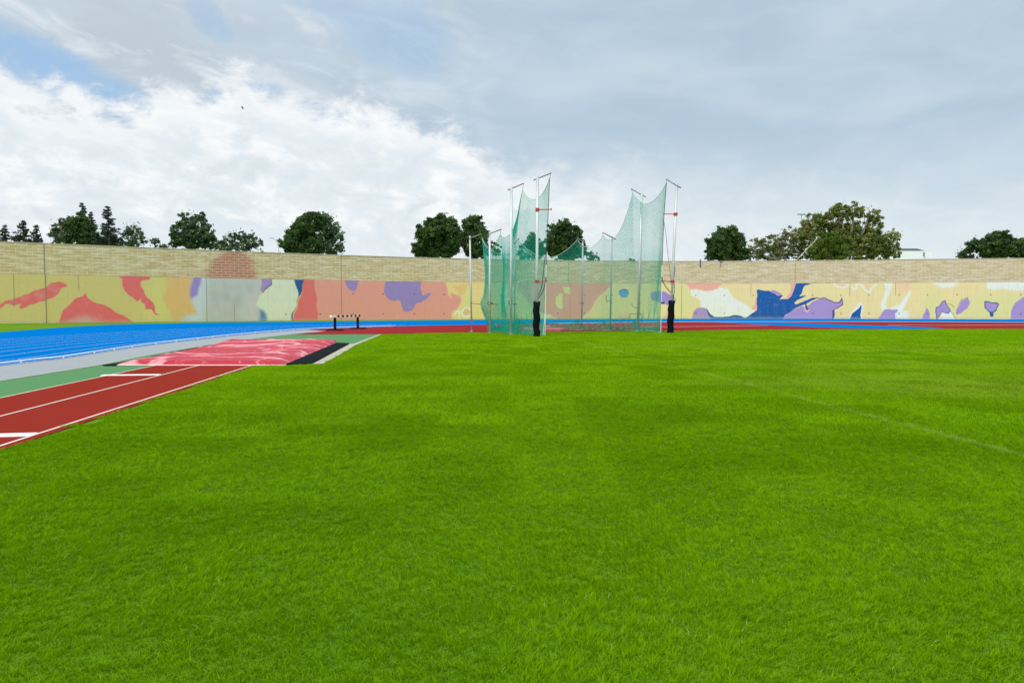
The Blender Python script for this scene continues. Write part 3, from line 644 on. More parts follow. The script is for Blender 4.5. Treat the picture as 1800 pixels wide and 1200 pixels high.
def tree(kind, label, d, lobes, mat, leaf=.165, dens=1.0, clump=.22, fill_=.55, bark='bark', group='trees behind the wall', name=None, trunk=True):
    "lobes: pixel ellipses (x, y, rx, ry) seen d metres away; each becomes a real ellipsoid of leaf clumps"
    k = d / F; W = []
    for (x, y, rx, ry) in lobes:
        c = at(x, y, d + random.uniform(-.5, .5) * rx * k); W.append((np.array(c), np.array((rx * k, (rx + ry) * .5 * k, ry * k))))
    wt = [r.prod() for _, r in W]; bx = sum(c[0] * q for (c, _), q in zip(W, wt)) / sum(wt)
    root = thing(name or kind, (bx, d, 0), label, 'tree', group); V = []
    for c, r in W:
        vol = r.prod(); nc = int(max(14, min(260, 17 * (r[0] * r[2]) / (clump * 4.5) * dens)))
        dirs = rng.normal(size=(nc, 3)); dirs /= np.linalg.norm(dirs, axis=1, keepdims=True)
        rad = rng.uniform(fill_, 1.0, nc) ** .8 * rng.uniform(.72, 1.18, nc)
        cc = c + dirs * rad[:, None] * r * .90
        cr = clump * (r[0] * r[2]) ** .5 * rng.uniform(.35, 1.2, nc) + .10
        per = np.clip((cr / leaf) ** 2 * 10 * dens, 8, 150).astype(int)
        ct = rng.uniform(.05, .95, nc)
        idx = np.repeat(np.arange(nc), per)
        q = rng.normal(size=(len(idx), 3)); q /= np.linalg.norm(q, axis=1, keepdims=True)
        q *= (rng.uniform(0, 1, len(idx)) ** .45)[:, None]; q[:, 2] *= .75
        cards(V, cc[idx] + q * cr[idx][:, None], leaf, ct[idx] + rng.normal(0, .14, len(idx)))
    for c, r in W:
        nl = int(26 * r[0] * r[2] / leaf * .12 * dens) + 20
        q = rng.normal(size=(nl, 3)); q /= np.linalg.norm(q, axis=1, keepdims=True); q *= rng.uniform(.5, 1.16, nl)[:, None]
        cards(V, c + q * r, leaf, rng.uniform(.1, .95, nl))
    link('crown', crown_mesh('crown', V), M[mat], root)
    mb = MB(); low = min(c[2] - r[2] for c, r in W); hub = Vector((bx, d, max(1.8, low + .15 * (W[0][0][2] - low))))
    rt = .018 * max(c[2] + r[2] for c, r in W) + .06
    branch(mb, (bx, d, -.1), hub, rt * 1.25, rt * .8, 0)
    for c, r in W:
        e = Vector(c) + Vector((0, 0, r[2] * .35)); branch(mb, hub, e, rt * .55, rt * .12, .05)
        for _ in range(4):
            v = Vector(rng.normal(size=3)).normalized(); tip = Vector(c) + Vector((v.x * r[0], v.y * r[1], abs(v.z) * r[2])) * .8
            branch(mb, hub.lerp(e, random.uniform(.4, .9)), tip, rt * .22, rt * .05, .08)
    mb.build('trunk', M[bark], root, True); return root
def conifer(label, d, x, ytop, ybot, rx, mat='conifer', sparse=1.0, name='conifer_tree', group='conifers behind the wall', base_r=1.0):
    k = d / F; top, bot = at(x, ytop, d), at(x, ybot, d); root = thing(name, (top.x, d, 0), label, 'tree', group); H = top.z - bot.z; V = []; mb = MB()
    mb.tube([(top.x, d, -.1), (top.x + .1, d, bot.z), (top.x, d, top.z)], [.26, .18, .02], 6)
    nl = max(7, int(H / .42 / sparse ** .5))
    for i in range(nl):
        u = (i + .3) / nl; z = top.z - H * u; Rr = rx * k * (.10 + .90 * u ** .85) * base_r
        for j in range(7):
            a = random.uniform(0, 6.283); Lb = Rr * random.uniform(.6, 1.15)
            tip = Vector((top.x + math.cos(a) * Lb, d + math.sin(a) * Lb, z + Lb * random.uniform(-.10, .35)))
            mb.tube([(top.x, d, z), tip], [.035, .01], 4)
            m2 = int(max(6, 34 * Lb / sparse)); uu = rng.uniform(.12, 1.03, m2)
            pts = np.array((top.x, d, z)) + uu[:, None] * (np.array(tip) - np.array((top.x, d, z))) + rng.normal(0, .09, (m2, 3)) * (1.2 - uu[:, None] * .5)
            cards(V, pts, .17, rng.uniform(.0, .9) + rng.normal(0, .12, m2), .4)
    link('crown', crown_mesh('crown', V), M[mat], root); mb.build('trunk', M['bark'], root); return root
conifer('small ragged conifer at the far left end of the wall', 108, 8, 396, 434, 15)
conifer('wider grey green conifer, second from the left end of the tree row', 108, 40, 388, 436, 22)
conifer('short conifer beside a thin leaning pole', 112, 63, 397, 436, 20)
conifer('tall thin spire rising out of the dark round tree on the left', 128, 144, 357, 430, 20, sparse=1.1)
conifer('low conifer tip showing right of the tall thin spire', 126, 160, 373, 432, 17)
conifer('open branched conifer with a pointed top between two round trees', 118, 189, 363, 440, 27, sparse=1.2)
tree('broadleaf_tree', 'small lobed tree leaning on the left of the dark round tree', 116, [(100, 402, 12, 18), (110, 388, 7, 7), (96, 418, 9, 15), (108, 420, 10, 16)], 'broad', dens=.75)
tree('broadleaf_tree', 'dark dense round tree with a conifer spire behind it', 118, [(138, 400, 25, 22), (152, 412, 16, 24), (125, 390, 10, 11), (130, 424, 22, 16), (165, 424, 14, 16)], 'pine', dens=1.15)
tree('broadleaf_tree', 'dark bush below the open branched conifer', 121, [(190, 422, 17, 17), (205, 428, 12, 14), (178, 430, 14, 14)], 'broad')
tree('broadleaf_tree', 'airy round tree with sky showing through, right of the open branched conifer', 120, [(231, 402, 17, 14), (244, 418, 13, 18), (222, 420, 13, 16), (234, 430, 20, 12)], 'broad', dens=.62, clump=.2)
tree('shrub_tree', 'small sparse treetop barely above the wall between two round trees', 118, [(271, 426, 11, 11), (288, 434, 9, 7)], 'broad', leaf=.2, dens=.55)
tree('broadleaf_tree', 'large leafy tree with two tops, left of the faded red circle on the wall', 124, [(332, 392, 18, 21), (350, 398, 18, 24), (318, 408, 17, 24), (362, 414, 16, 24), (340, 422, 30, 22), (308, 424, 11, 15), (372, 428, 10, 14)], 'broad', dens=.9, clump=.19)
tree('shrub_tree', 'low dark bush in the gap between the large two topped tree and the smaller tree', 122, [(388, 434, 14, 12), (400, 438, 10, 8)], 'broad', leaf=.2)
tree('broadleaf_tree', 'smaller tree of two rounded heads above the faded red circle on the wall', 124, [(420, 414, 13, 15), (441, 424, 14, 17), (402, 422, 11, 15), (425, 434, 24, 12), (456, 432, 9, 13)], 'broad', dens=.72, clump=.2)
tree('broadleaf_tree', 'largest tree left of the cage with dense left side and see-through right side', 130, [(548, 392, 26, 21), (530, 412, 26, 27), (512, 428, 22, 20), (545, 434, 28, 18)], 'pine', dens=1.15)
tree('broadleaf_tree', 'lighter loose tree joined to the right side of the largest left tree', 131, [(572, 404, 24, 30), (590, 420, 18, 26), (565, 384, 18, 14), (580, 438, 24, 14), (598, 436, 10, 14)], 'broad', dens=.62, clump=.18)
tree('pine_tree', 'broad dense pine with a floodlight head above its crown', 134, [(772, 400, 30, 22), (748, 414, 20, 24), (795, 412, 18, 30), (760, 432, 32, 24), (736, 438, 13, 18), (785, 440, 26, 18)], 'pine', dens=1.1, clump=.2)
tree('pine_tree', 'upright pine touching the floodlit pine, behind the leftmost cage posts', 137, [(833, 398, 24, 21), (846, 420, 16, 26), (822, 424, 18, 26), (838, 442, 24, 16), (868, 438, 14, 16)], 'pine', dens=.85, clump=.2)
tree('pine_tree', 'pine seen through the green net of the cage', 137, [(936, 426, 18, 16), (946, 440, 16, 20), (924, 444, 14, 18)], 'pine', dens=.9)
tree('pine_tree', 'tall rounded pine rising in the opening of the cage', 136, [(990, 402, 20, 20), (1006, 418, 20, 26), (974, 420, 17, 28), (994, 438, 34, 22), (1022, 440, 12, 16)], 'pine', dens=1.05, clump=.2)
tree('shrub_tree', 'small thin treetop just right of the pine in the cage opening', 140, [(1046, 452, 10, 7), (1036, 450, 8, 9)], 'pine', leaf=.22, dens=.6)
tree('shrub_tree', 'tiny flat treetop peeping over the wall near the right cage posts', 140, [(1108, 459, 13, 5)], 'pine', leaf=.22)
tree('pine_tree', 'dark green cone shaped pine alone to the right of the cage', 132, [(1276, 412, 22, 18), (1290, 430, 22, 26), (1264, 432, 22, 28), (1280, 448, 30, 18), (1306, 450, 14, 16), (1246, 448, 9, 16), (1302, 420, 8, 12)], 'pine', dens=1.15, clump=.2)
tree('gum_tree', 'brownish airy tree between the cone shaped pine and the tall gum tree', 138, [(1334, 434, 19, 20), (1362, 426, 18, 20), (1404, 424, 14, 24), (1400, 446, 16, 14), (1350, 446, 28, 14), (1386, 418, 16, 20), (1378, 440, 20, 20), (1322, 448, 10, 12)], 'brown', dens=.58, clump=.17, bark='bark_pale')
tree('gum_tree', 'tallest olive green gum tree with several leafy heads right of the cage', 136, [(1478, 370, 20, 18), (1502, 372, 20, 16), (1462, 386, 22, 20), (1430, 398, 24, 24), (1418, 420, 18, 26), (1534, 382, 16, 18), (1538, 402, 16, 18), (1500, 412, 34, 26), (1470, 424, 36, 30), (1530, 428, 26, 28), (1560, 424, 20, 18), (1572, 412, 12, 10), (1572, 440, 14, 18), (1545, 448, 28, 14), (1440, 444, 30, 18), (1506, 446, 32, 15), (1400, 412, 10, 14)], 'euca', dens=.72, clump=.17, bark='bark_pale')
tree('young_pine', 'bright green rounded pine in front of the tall gum tree', 126, [(1458, 420, 16, 16), (1450, 438, 24, 22), (1472, 440, 18, 22), (1432, 446, 10, 16)], 'bright', dens=1.1, clump=.24)
tree('pine_tree', 'small round pine leading the clump at the right picture edge', 134, [(1714, 430, 15, 14), (1706, 444, 14, 14), (1690, 446, 8, 12)], 'pine', dens=1.0, clump=.22)
tree('pine_tree', 'tallest umbrella shaped pine of the clump at the right edge', 132, [(1754, 418, 22, 15), (1738, 432, 18, 18), (1766, 434, 22, 20), (1750, 446, 26, 12)], 'pine', dens=1.1, clump=.22)
tree('pine_tree', 'pine cut off by the right picture edge', 130, [(1796, 432, 18, 17), (1812, 436, 20, 20), (1790, 446, 20, 12)], 'pine', dens=1.1, clump=.22)

# ------------------------------------------------------------------ lamps, poles, house, bird beyond the wall
def flood(x, y, d, label, n, wpx):
    p = at(x, y, d); root = thing('floodlight_mast', (p.x, d, 0), label, 'floodlight', 'floodlight masts behind the trees'); k = d / F
    mb = MB(); mb.tube([(p.x, d, 0), (p.x, d, p.z)], [.16, .07], 8); mb.build('mast', M['lampgrey'], root, True)
    mb = MB(); mb.box((p.x, d, p.z + .03), (wpx * k * .9, .08, .08)); mb.build('crossbar', M['lampgrey'], root)
    for i in range(n):
        xx = p.x + (i - (n - 1) / 2) * wpx * k / n
        mb = MB(); a = R(16) * (1 if i else -1); mb.box((xx, d - .1, p.z + .17), (wpx * k / n * .86, .55, .20), (Vector((1, 0, .10 * (-1 if i else 1))).normalized(), Vector((0, 1, .35)).normalized(), Vector((0, -.35, 1)).normalized()), taper=.8); mb.build('lamp_head', M['lampgrey'], root)
flood(780, 376, 175, 'floodlight mast whose two heads show above the broad pine', 2, 19)
flood(1409, 378, 165, 'floodlight mast standing clear between the brownish tree and the gum tree', 2, 17)
p = at(491, 452, 120); root = thing('street_lamp', (p.x, 120, 0), 'thin curved street lamp at the left edge of the largest tree', 'street lamp')
a, b_, c_ = at(490, 433, 120), at(486, 424, 120), at(480, 418.5, 120)
mb = MB(); mb.tube([(p.x, 120, 0), a, b_, c_], [.09, .05, .045, .035], 6); mb.build('post', M['lampgrey'], root, True)
mb = MB(); mb.box(c_ + Vector((-.2, 0, 0)), (.55, .2, .1)); mb.build('lamp_head', M['lampgrey'], root)
mb = MB(); a, b_ = at(74, 421, 110), at(65, 394, 110); dn = (a - b_) / (a.z - b_.z); mb.tube([a - dn * a.z, b_], [.06, .04], 6); props(mb.build('leaning_pole', M['rod']), 'thin dark pole leaning beside the short conifer on the left', 'pole')
mb = MB(); a, b_ = at(1402, 455, 112), at(1437, 418.5, 112); mb.tube([a + (a - b_) * .6, b_], [.06, .05], 6); mb.tube([a + (a - b_) * .6 + Vector((0, 0, 0)), Vector(((a + (a - b_) * .6).x, 112, 0))], .08, 6); props(mb.build('slanted_pole', M['palepole']), 'pale slanted pole sticking up over the wall in front of the gum tree', 'pole')
d = 185; A, B = at(1560, 441, d), at(1625, 441, d); root = thing('white_house', ((A.x + B.x) / 2, d + 5, 0), 'white flat block building with a dark sloping roof panel right of the gum tree', 'building')
mb = MB(); mb.box(((A.x + B.x) / 2, d + 5, A.z / 2), (B.x - A.x, 10, A.z)); mb.build('walls', M['house'], root)
mb = MB(); z0, z1 = A.z + .1, at(1600, 436, d).z; x1 = at(1626, 441, d).x; x2 = at(1617, 436, d).x
mb.add([(A.x, d + .3, z0), (x1, d + .3, z0), (x2, d + 1.3, z1), (A.x, d + 1.3, z1), (A.x, d + .3, z0 - .12), (x1, d + .3, z0 - .12), (x2, d + 1.3, z1 - .12), (A.x, d + 1.3, z1 - .12)], [(0, 1, 2, 3), (7, 6, 5, 4), (0, 4, 5, 1), (1, 5, 6, 2), (2, 6, 7, 3), (3, 7, 4, 0)]); mb.build('roof_panel', M['panel'], root)
mb = MB(); q = at(1630, 449, d + 2); mb.box((q.x - .3, d + 4, at(1630, 442, d).z / 2), (1.7, 6, at(1630, 442, d).z)); mb.build('annex', M['house'], root)
mb = MB(); q = at(1624, 447, d); mb.box((q.x, d - .02, q.z), (.28, .1, 1.0)); mb.build('window', M['panel'], root)
p = at(427, 191, 70); mb = MB(); mb.tube([p + Vector((-.12, .05, 0)), p, p + Vector((.14, -.05, .02))], [.01, .05, .015], 6)
mb.add([p, p + Vector((.05, .18, .16)), p + Vector((-.05, .36, .12)), p + Vector((-.06, .02, 0))], [(0, 1, 2, 3)]); mb.add([p, p + Vector((.05, -.18, .16)), p + Vector((-.05, -.36, .12)), p + Vector((-.06, -.02, 0))], [(0, 1, 2, 3)])
props(mb.build('bird', M['birdm']), 'tiny dark bird flying in front of the white clouds', 'bird')

# ------------------------------------------------------------------ throwing cage
cage = thing('throwing_cage', (4.2, 47, 0), 'tall throwing cage of silver posts hung with green netting', 'throwing cage')
# base pixel, top pixel, arm outer end, arm inner end, depth, tall
POSTS = [((829, 583.0), (826, 415), (825, 419.5), (846.5, 411.5)), ((861, 585.2), (861, 407.5), (857.5, 412), (881, 403.5)), ((898, 588.2), (899, 328), (893, 334.5), (920.5, 323)),
         ((943, 592.0), (945, 310), (938.5, 317), (968.5, 305)), ((904, 580), (905, 424), (903.5, 429), (912.5, 419)), ((1022.5, 580.2), (1024.5, 423), (1027, 427), (1014.5, 418.5)),
         ((1072.5, 581.2), (1076, 415), (1082, 421), (1058.5, 408.5)), ((1121, 582.6), (1128.5, 340), (1134, 346.5), (1109, 332.5)), ((1178, 585.5), (1190, 323), (1196, 331), (1170.5, 315.5))]
HANG = [(847, 417.5), (879.5, 411), (918.5, 333), (966, 314), (912, 423), (1015, 421), (1060, 413.5), (1112, 338.5), (1171.5, 321)]
HD = [48.3, 46.5, 44.0, 41.7, 52.3, 51.4, 50.3, 49.6, 46.0]
for i, (bp, tp_, ao, ai) in enumerate(POSTS):
    base = g(*bp); d0 = base.y; top = at(tp_[0], tp_[1], d0); r0 = .078 if i in (2, 3, 7, 8) else .062
    if i in (0, 4, 5, 6): r0 = .055
    mb = MB(); mb.tube([base, base.lerp(top, .5), top], r0, 12); post = mb.build('post', M['alu'], cage, True)
    A0, A1 = at(ao[0], ao[1], d0), at(ai[0], ai[1], d0 + (HD[i] - d0) * .9)
    ctr = (at(tp_[0], tp_[1] + 5, d0)); nrm = Vector((0, -r0 - .03, 0))
    mb = MB(); mb.tube([A0 + nrm, A1 + nrm], .036, 8); arm = mb.build('arm', M['alu_dark'], post, True)
    mb = MB(); mb.tube([A1 + nrm, Vector(at(HANG[i][0], HANG[i][1], HD[i]))], .010, 5); mb.build('hanging_cord', M['rope_dark'], post)
    mb = MB(); mb.tube([base + Vector((0, 0, .005)), base + Vector((0, 0, .03))], r0 * 2.1, 12); mb.build('base_plate', M['alu'], post, True)
    if i in (3, 8):
        sg_ = 1 if i == 3 else -1
        for (py, ex) in ((368 if i == 3 else 376, 969 if i == 3 else 1167), (494, 961 if i == 3 else 1163)):
            u = (bp[1] - py) / (bp[1] - tp_[1]); c = base.lerp(top, u)
            mb = MB(); mb.box(c, (.21, .21, .16)); e = at(ex, py, d0); mb.tube([c + Vector((sg_ * .1, 0, 0)), e], .026, 8); mb.box(e, (.06, .06, .10)); mb.build('clamp', M['redpaint'], post)
        # foam pad wrapped round the foot
        mb = MB(); th = at(943 if i == 3 else 1180.5, 531 if i == 3 else 529, d0); n_ = 16; rings = 9
        vs_ = []
        for k in range(rings):
            u = k / (rings - 1); c = base.lerp(th, u); rr = (.185 if i == 3 else .20) * (1 + .05 * math.sin(k * 2.3) + (.10 if k == rings - 1 else 0) + (.05 * math.sin(k * 5.1)))
            for j in range(n_):
                a = 2 * math.pi * j / n_; q = rr * (1 + .06 * math.sin(3 * a + k * 1.7)); vs_.append((c.x + q * math.cos(a) + (.02 * math.sin(k * 1.9)), c.y + q * math.sin(a), c.z + (.05 * math.sin(2 * a) if k == rings - 1 else 0)))
        mb.add(vs_, [(k * n_ + j, k * n_ + (j + 1) % n_, (k + 1) * n_ + (j + 1) % n_, (k + 1) * n_ + j) for k in range(rings - 1) for j in range(n_)] + [tuple(range((rings - 1) * n_, rings * n_))])
        mb.build('pad', M['pad'], post, True)
# net: one column of points under each hanging point, lofted panel by panel as real cords
ORDER = [3, 2, 1, 0, 4, 5, 6, 7, 8]
SAG = {(3, 2): .85, (2, 1): 1.15, (1, 0): .85, (0, 4): 1.0, (4, 5): 1.2, (5, 6): .7, (6, 7): 1.35, (7, 8): 1.0}
COLS = {0: [(847, 417.5), (852.5, 480), (850, 515), (844.5, 534.5), (853, 562), (861, 583.5)], 1: [(879.5, 411), (884, 480), (880, 535), (886, 585)], 2: [(918.5, 333), (910, 400), (908, 480), (906, 534), (912, 587)],
        3: [(966, 314), (962.5, 400), (960.5, 450), (959, 520), (958, 590)], 4: [(912, 423), (912, 500), (910, 536), (912, 580)], 5: [(1015, 421), (1018, 500), (1019, 534), (1015, 581)], 6: [(1060, 413.5), (1063, 500), (1066, 533), (1061, 581.5)],
        7: [(1112, 338.5), (1114, 420), (1117, 534), (1113, 582)], 8: [(1171.5, 321), (1167.5, 375), (1165.5, 420), (1163.5, 480), (1162.5, 540), (1161.5, 585.5)]}
def column(i):
    P = [at(x, y, HD[i]) for x, y in COLS[i]]; P[-1].z = .03
    return smooth_path3(P)
def smooth_path3(P, per=10):
    out = []
    for i in range(len(P) - 1):
        a, b_, c, d = P[max(i - 1, 0)], P[i], P[i + 1], P[min(i + 2, len(P) - 1)]
        for k in range(per):
            x = k / per; out.append(.5 * ((2 * b_) + (c - a) * x + (2 * a - 5 * b_ + 4 * c - d) * x * x + (3 * b_ - a - 3 * c + d) * x ** 3))
    out.append(P[-1].copy()); return np.array([tuple(p) for p in out])
def col_at(cl_, v):           # v in 0..1 by arc length from top
    seg = np.concatenate([[0], np.cumsum(np.linalg.norm(np.diff(cl_, axis=0), axis=1))]); q = v * seg[-1]
    return np.stack([np.interp(q, seg, cl_[:, k]) for k in range(3)], -1)
CELL, CR = .048, .0033
def cords(G):
    Aall = np.concatenate([G[:-1].reshape(-1, 3), G[:, :-1].reshape(-1, 3)]); Ball = np.concatenate([G[1:].reshape(-1, 3), G[:, 1:].reshape(-1, 3)])
    dvec = Ball - Aall; ln = np.linalg.norm(dvec, axis=1, keepdims=True); dvec /= ln + 1e-9
    ref = np.where(np.abs(dvec[:, 2:3]) > .8, np.array([[1., 0, 0]]), np.array([[0, 0, 1.]]))
    p_ = np.cross(dvec, ref); p_ /= np.linalg.norm(p_, axis=1, keepdims=True) + 1e-9; q_ = np.cross(dvec, p_)
    Vv = []
    for k in range(3):
        th = 2 * math.pi * k / 3; o_ = (p_ * math.cos(th) + q_ * math.sin(th)) * (CR + .0016 * np.clip((5.4 - (Aall + Ball)[:, 2:3] / 2) / 1.2, 0, 1)); Vv += [Aall + o_, Ball + o_]
    Vv = np.stack(Vv, 1).reshape(-1, 3); n_ = len(Aall); b0 = np.arange(n_)[:, None] * 6
    return Vv, np.concatenate([b0 + np.array([[0, 1, 3, 2]]), b0 + np.array([[2, 3, 5, 4]]), b0 + np.array([[4, 5, 1, 0]])])
for a, b_ in zip(ORDER[:-1], ORDER[1:]):
    ca, cb = column(a), column(b_); la = np.linalg.norm(ca[0] - cb[0]); hgt = max(ca[0, 2], cb[0, 2])
    nu = max(10, int(np.linalg.norm((ca[-1] - cb[-1])[:2]) * 1.05 / CELL)); nv = int(hgt / CELL)
    v = np.linspace(0, 1, nv); A_c, B_c = col_at(ca, v), col_at(cb, v)
    u = np.linspace(0, 1, nu)[:, None, None]
    G = A_c[None] * (1 - u) + B_c[None] * u
    sag = SAG[(a, b_)]; uu = u[..., 0]
    G[..., 2] -= 4 * sag * uu * (1 - uu) * (1 - v[None, :]) ** 1.2
    nrm = np.array([-(cb[-1] - ca[-1])[1], (cb[-1] - ca[-1])[0]]); nrm /= np.linalg.norm(nrm) + 1e-9
    env = np.sin(np.pi * uu)
    wave = env * (.06 * np.sin(uu * 7 + v[None] * 4 + a) + .015 * np.sin(uu * 19 + v[None] * 7 + b_) + .16 * np.clip((v[None] - .82) / .18, 0, 1) * np.sin(uu * 31 + a) + .22 * np.sin(np.pi * v[None]))
    G[..., 0] += nrm[0] * wave; G[..., 1] += nrm[1] * wave
    G[..., 2] = np.maximum(G[..., 2] + np.where(v[None] > .9, .10 * np.abs(np.sin(uu * 14 + a)) * env, 0), .02)
    Vv, Ff = cords(G)
    me = np_mesh('net_panel', Vv, Ff, 4); pan = link('net_panel', me, M['net'], cage)
    mb = MB(); mb.tube([tuple(p) for p in G[:, 0]], .016, 5); mb.build('top_rope', M['rope_pale'], pan)
    mb = MB(); mb.tube([tuple(p) for p in G[:, -1]], .015, 5); mb.build('bottom_rope', M['rope_pale'], pan)
    # slack of the net gathered at the foot, lifted towards the posts
    un = np.linspace(0, 1, int(nu * 2.2)); vn = np.linspace(0, 1, 14); ft = ca[-1][None] * (1 - un[:, None]) + cb[-1][None] * un[:, None]
    hh = .22 + .50 * np.abs(2 * un - 1) ** 3 + .10 * np.sin(un * 17 + a) ** 2
    S_ = np.empty((len(un), 14, 3)); fold = (.11 * np.sin(un * 75 + a) + .07 * np.sin(un * 33 + b_))[:, None] * (.3 + .7 * (1 - vn[None]))
    S_[..., 0] = ft[:, None, 0] + nrm[0] * (fold + .10 * (1 - vn[None])); S_[..., 1] = ft[:, None, 1] + nrm[1] * (fold + .10 * (1 - vn[None])); S_[..., 2] = .015 + hh[:, None] * vn[None]
    link('net_skirt', np_mesh('net_skirt', *cords(S_), 4), M['net'], pan)
    if a == 3 or b_ == 8:
        e = G[0] if a == 3 else G[-1]
        mb = MB(); h_ = int(nv * .55); mb.tube([tuple(p) for p in e[:h_]], .02, 5); mb.build('edge_rope', M['rope_dark'], pan)
        mb = MB(); mb.tube([tuple(p) for p in e[h_ - 1:]], .02, 5); mb.build('edge_rope', M['rope_white'], pan)
# dark tie ropes from the posts to the net
def rope(pts, d, r=.014, mat='rope_dark', name='tie_rope', n=5):
    mb = MB(); P = [at(x, y, d if not isinstance(d, (list, tuple)) else d[k]) for k, (x, y) in enumerate(pts)]
    mb.tube([tuple(p) for p in smooth_path3(P, 5)], r, n); return mb.build(name, M[mat], cage, True)
rope([(827, 532.5), (834, 533.5), (845, 534.8)], 48.2, .018)
rope([(876, 535), (868, 534.5), (860, 531), (857, 532), (859, 536), (863, 535), (866, 533), (861, 531.5)], 46.0, .018)
rope([(909, 535), (900, 534), (897, 529.5), (894, 531), (896, 535), (901, 533)], 43.2, .018)
rope([(1016, 534), (1019, 533), (1022, 532), (1026, 532), (1024, 535)], 51.6, .02)
rope([(1066, 519), (1066, 529), (1072, 529), (1076, 531), (1073, 534)], 50.8, .018)
rope([(1110, 533), (1112, 538), (1117, 541), (1123, 537), (1125, 531), (1121, 530)], 50.2, .016)
rope([(1162, 532), (1168, 532)], 45.9, .05)
rope([(1163, 487), (1168, 500), (1176, 511), (1184, 520), (1183, 527)], 45.9, .026)
rope([(1183, 440), (1184.5, 460), (1186.5, 475), (1184, 492), (1186, 508), (1183.5, 525)], 45.9, .018)
rope([(1167, 388), (1169, 402), (1170.5, 411), (1173, 440), (1178, 478), (1181, 505)], 45.9, .012)
rope([(1170.5, 411), (1175, 440), (1181, 470), (1183, 490)], 45.9, .009, 'rope_pale')
rope([(1178, 523), (1181, 526), (1183, 527)], 45.8, .04)
rope([(960, 486), (958, 500), (953, 514), (946, 524), (941, 527), (941, 530), (946, 528)], 41.0, .022)
rope([(962, 420), (956, 470), (953, 500), (948, 515), (942, 525)], 40.95, .020)
rope([(958.5, 545), (956.5, 568), (954.5, 590)], 41.2, .016, 'rope_white')
# flat mat in the cage
mb = MB(); P0 = [g(*p) for p in [(908, 580.8), (940, 576.2), (962, 575.8), (1000, 580.4), (985, 582.6), (930, 582.6)]]; zt = .16
mb.add([(p.x, p.y, .02) for p in P0] + [(p.x * .995, p.y, zt) for p in P0], [tuple(range(6, 12))] + [(k, (k + 1) % 6, (k + 1) % 6 + 6, k + 6) for k in range(6)])
M['mat'] = plain('faded_red_vinyl', (.50, .09, .12), .35, .35, .8)
props(mb.build('throwing_mat', M['mat']), 'flat faded red mat lying on the ground inside the cage', 'mat')
# small training hurdle by the wall
root = thing('hurdle', tuple(g(1117, 561.8)), 'small thin black hurdle frame at the foot of the wall behind the cage', 'hurdle'); a, b_ = g(1107, 561.8), g(1127, 561.8); zz = .75
mb = MB(); mb.box((a + b_) / 2 + Vector((0, 0, zz)), ((b_ - a).length, .05, .06)); mb.build('crossbar', M['black'], root)
for q in (a, b_):
    mb = MB(); mb.tube([q, q + Vector((0, 0, zz))], .03, 6); mb.box(q + Vector((0, -.3, .03)), (.05, .7, .04)); mb.build('leg', M['black'], root)

# ------------------------------------------------------------------ steeplechase barrier
a, b_ = g(589, 581), g(629, 578.3); dr = (b_ - a).normalized(); sd_ = Vector((dr.y, -dr.x, 0)); UPV = Vector((0, 0, 1)); LB_ = (b_ - a).length
bar = thing('steeplechase_barrier', tuple((a + b_) / 2), 'heavy barrier with a black and white striped beam on two black feet', 'barrier')
mb = MB(); s0, s1 = -.62, LB_ + .45; n_ = 13; tot = s1 - s0
cuts = [0, .18] + [.18 + (.80 / 11) * k for k in range(1, 12)] + [1.0]
for k in range(len(cuts) - 1):
    u0, u1 = s0 + tot * cuts[k], s0 + tot * cuts[k + 1]
    mb.box(a + dr * ((u0 + u1) / 2) + Vector((0, 0, .985)), (u1 - u0 - (.0), .135, .14), (dr, sd_, UPV), mi=k % 2)
mb.build('beam', [M['white'], M['black']], bar)
for q in (a, b_):
    mb = MB(); mb.box(q + Vector((0, 0, .475)), (.10, .15, .83), (dr, sd_, UPV)); lg = mb.build('leg', M['black'], bar)
    mb = MB(); mb.box(q + Vector((0, 0, .055)), (.12, 1.36, .09), (dr, sd_, UPV), taper=.88); mb.build('foot', M['black'], lg)

# ------------------------------------------------------------------ covered sand pit
CN = [g(205, 643.2), g(502, 643.2), g(592, 604.0), g(396, 604.0)]
m_, t, b, _ = new_mat('red_tarpaulin'); p = t.pos(); 
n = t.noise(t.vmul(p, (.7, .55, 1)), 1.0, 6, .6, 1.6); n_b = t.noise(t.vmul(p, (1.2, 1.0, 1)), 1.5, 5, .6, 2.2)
cr_ = t.m('ADD', t.attr('crest')[2], t.m('MULTIPLY', t.m('SUBTRACT', n, .5), .9))      # sky sheen painted pale along the fold crests
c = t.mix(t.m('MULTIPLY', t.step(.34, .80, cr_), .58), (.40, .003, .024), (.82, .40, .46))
c = t.mix(t.m('MULTIPLY', t.step(.58, .66, n_b), .35), c, (.80, .46, .50))  # further pale blotches painted in as sky reflection
t.l.new(c, b.inputs['Base Color']); b.inputs['Roughness'].default_value = .45; b.inputs['Specular IOR Level'].default_value = .16
bump(t, b, n_b, .025); M['tarp'] = m_
NU, NV = 110, 260
uu, vv = np.meshgrid(np.linspace(0, 1, NU), np.linspace(0, 1, NV), indexing='ij')
cn = np.array([tuple(c) for c in CN])
P = (cn[0] * ((1 - uu) * (1 - vv))[..., None] + cn[1] * (uu * (1 - vv))[..., None] + cn[2] * (uu * vv)[..., None] + cn[3] * ((1 - uu) * vv)[..., None])
H = np.zeros(uu.shape)
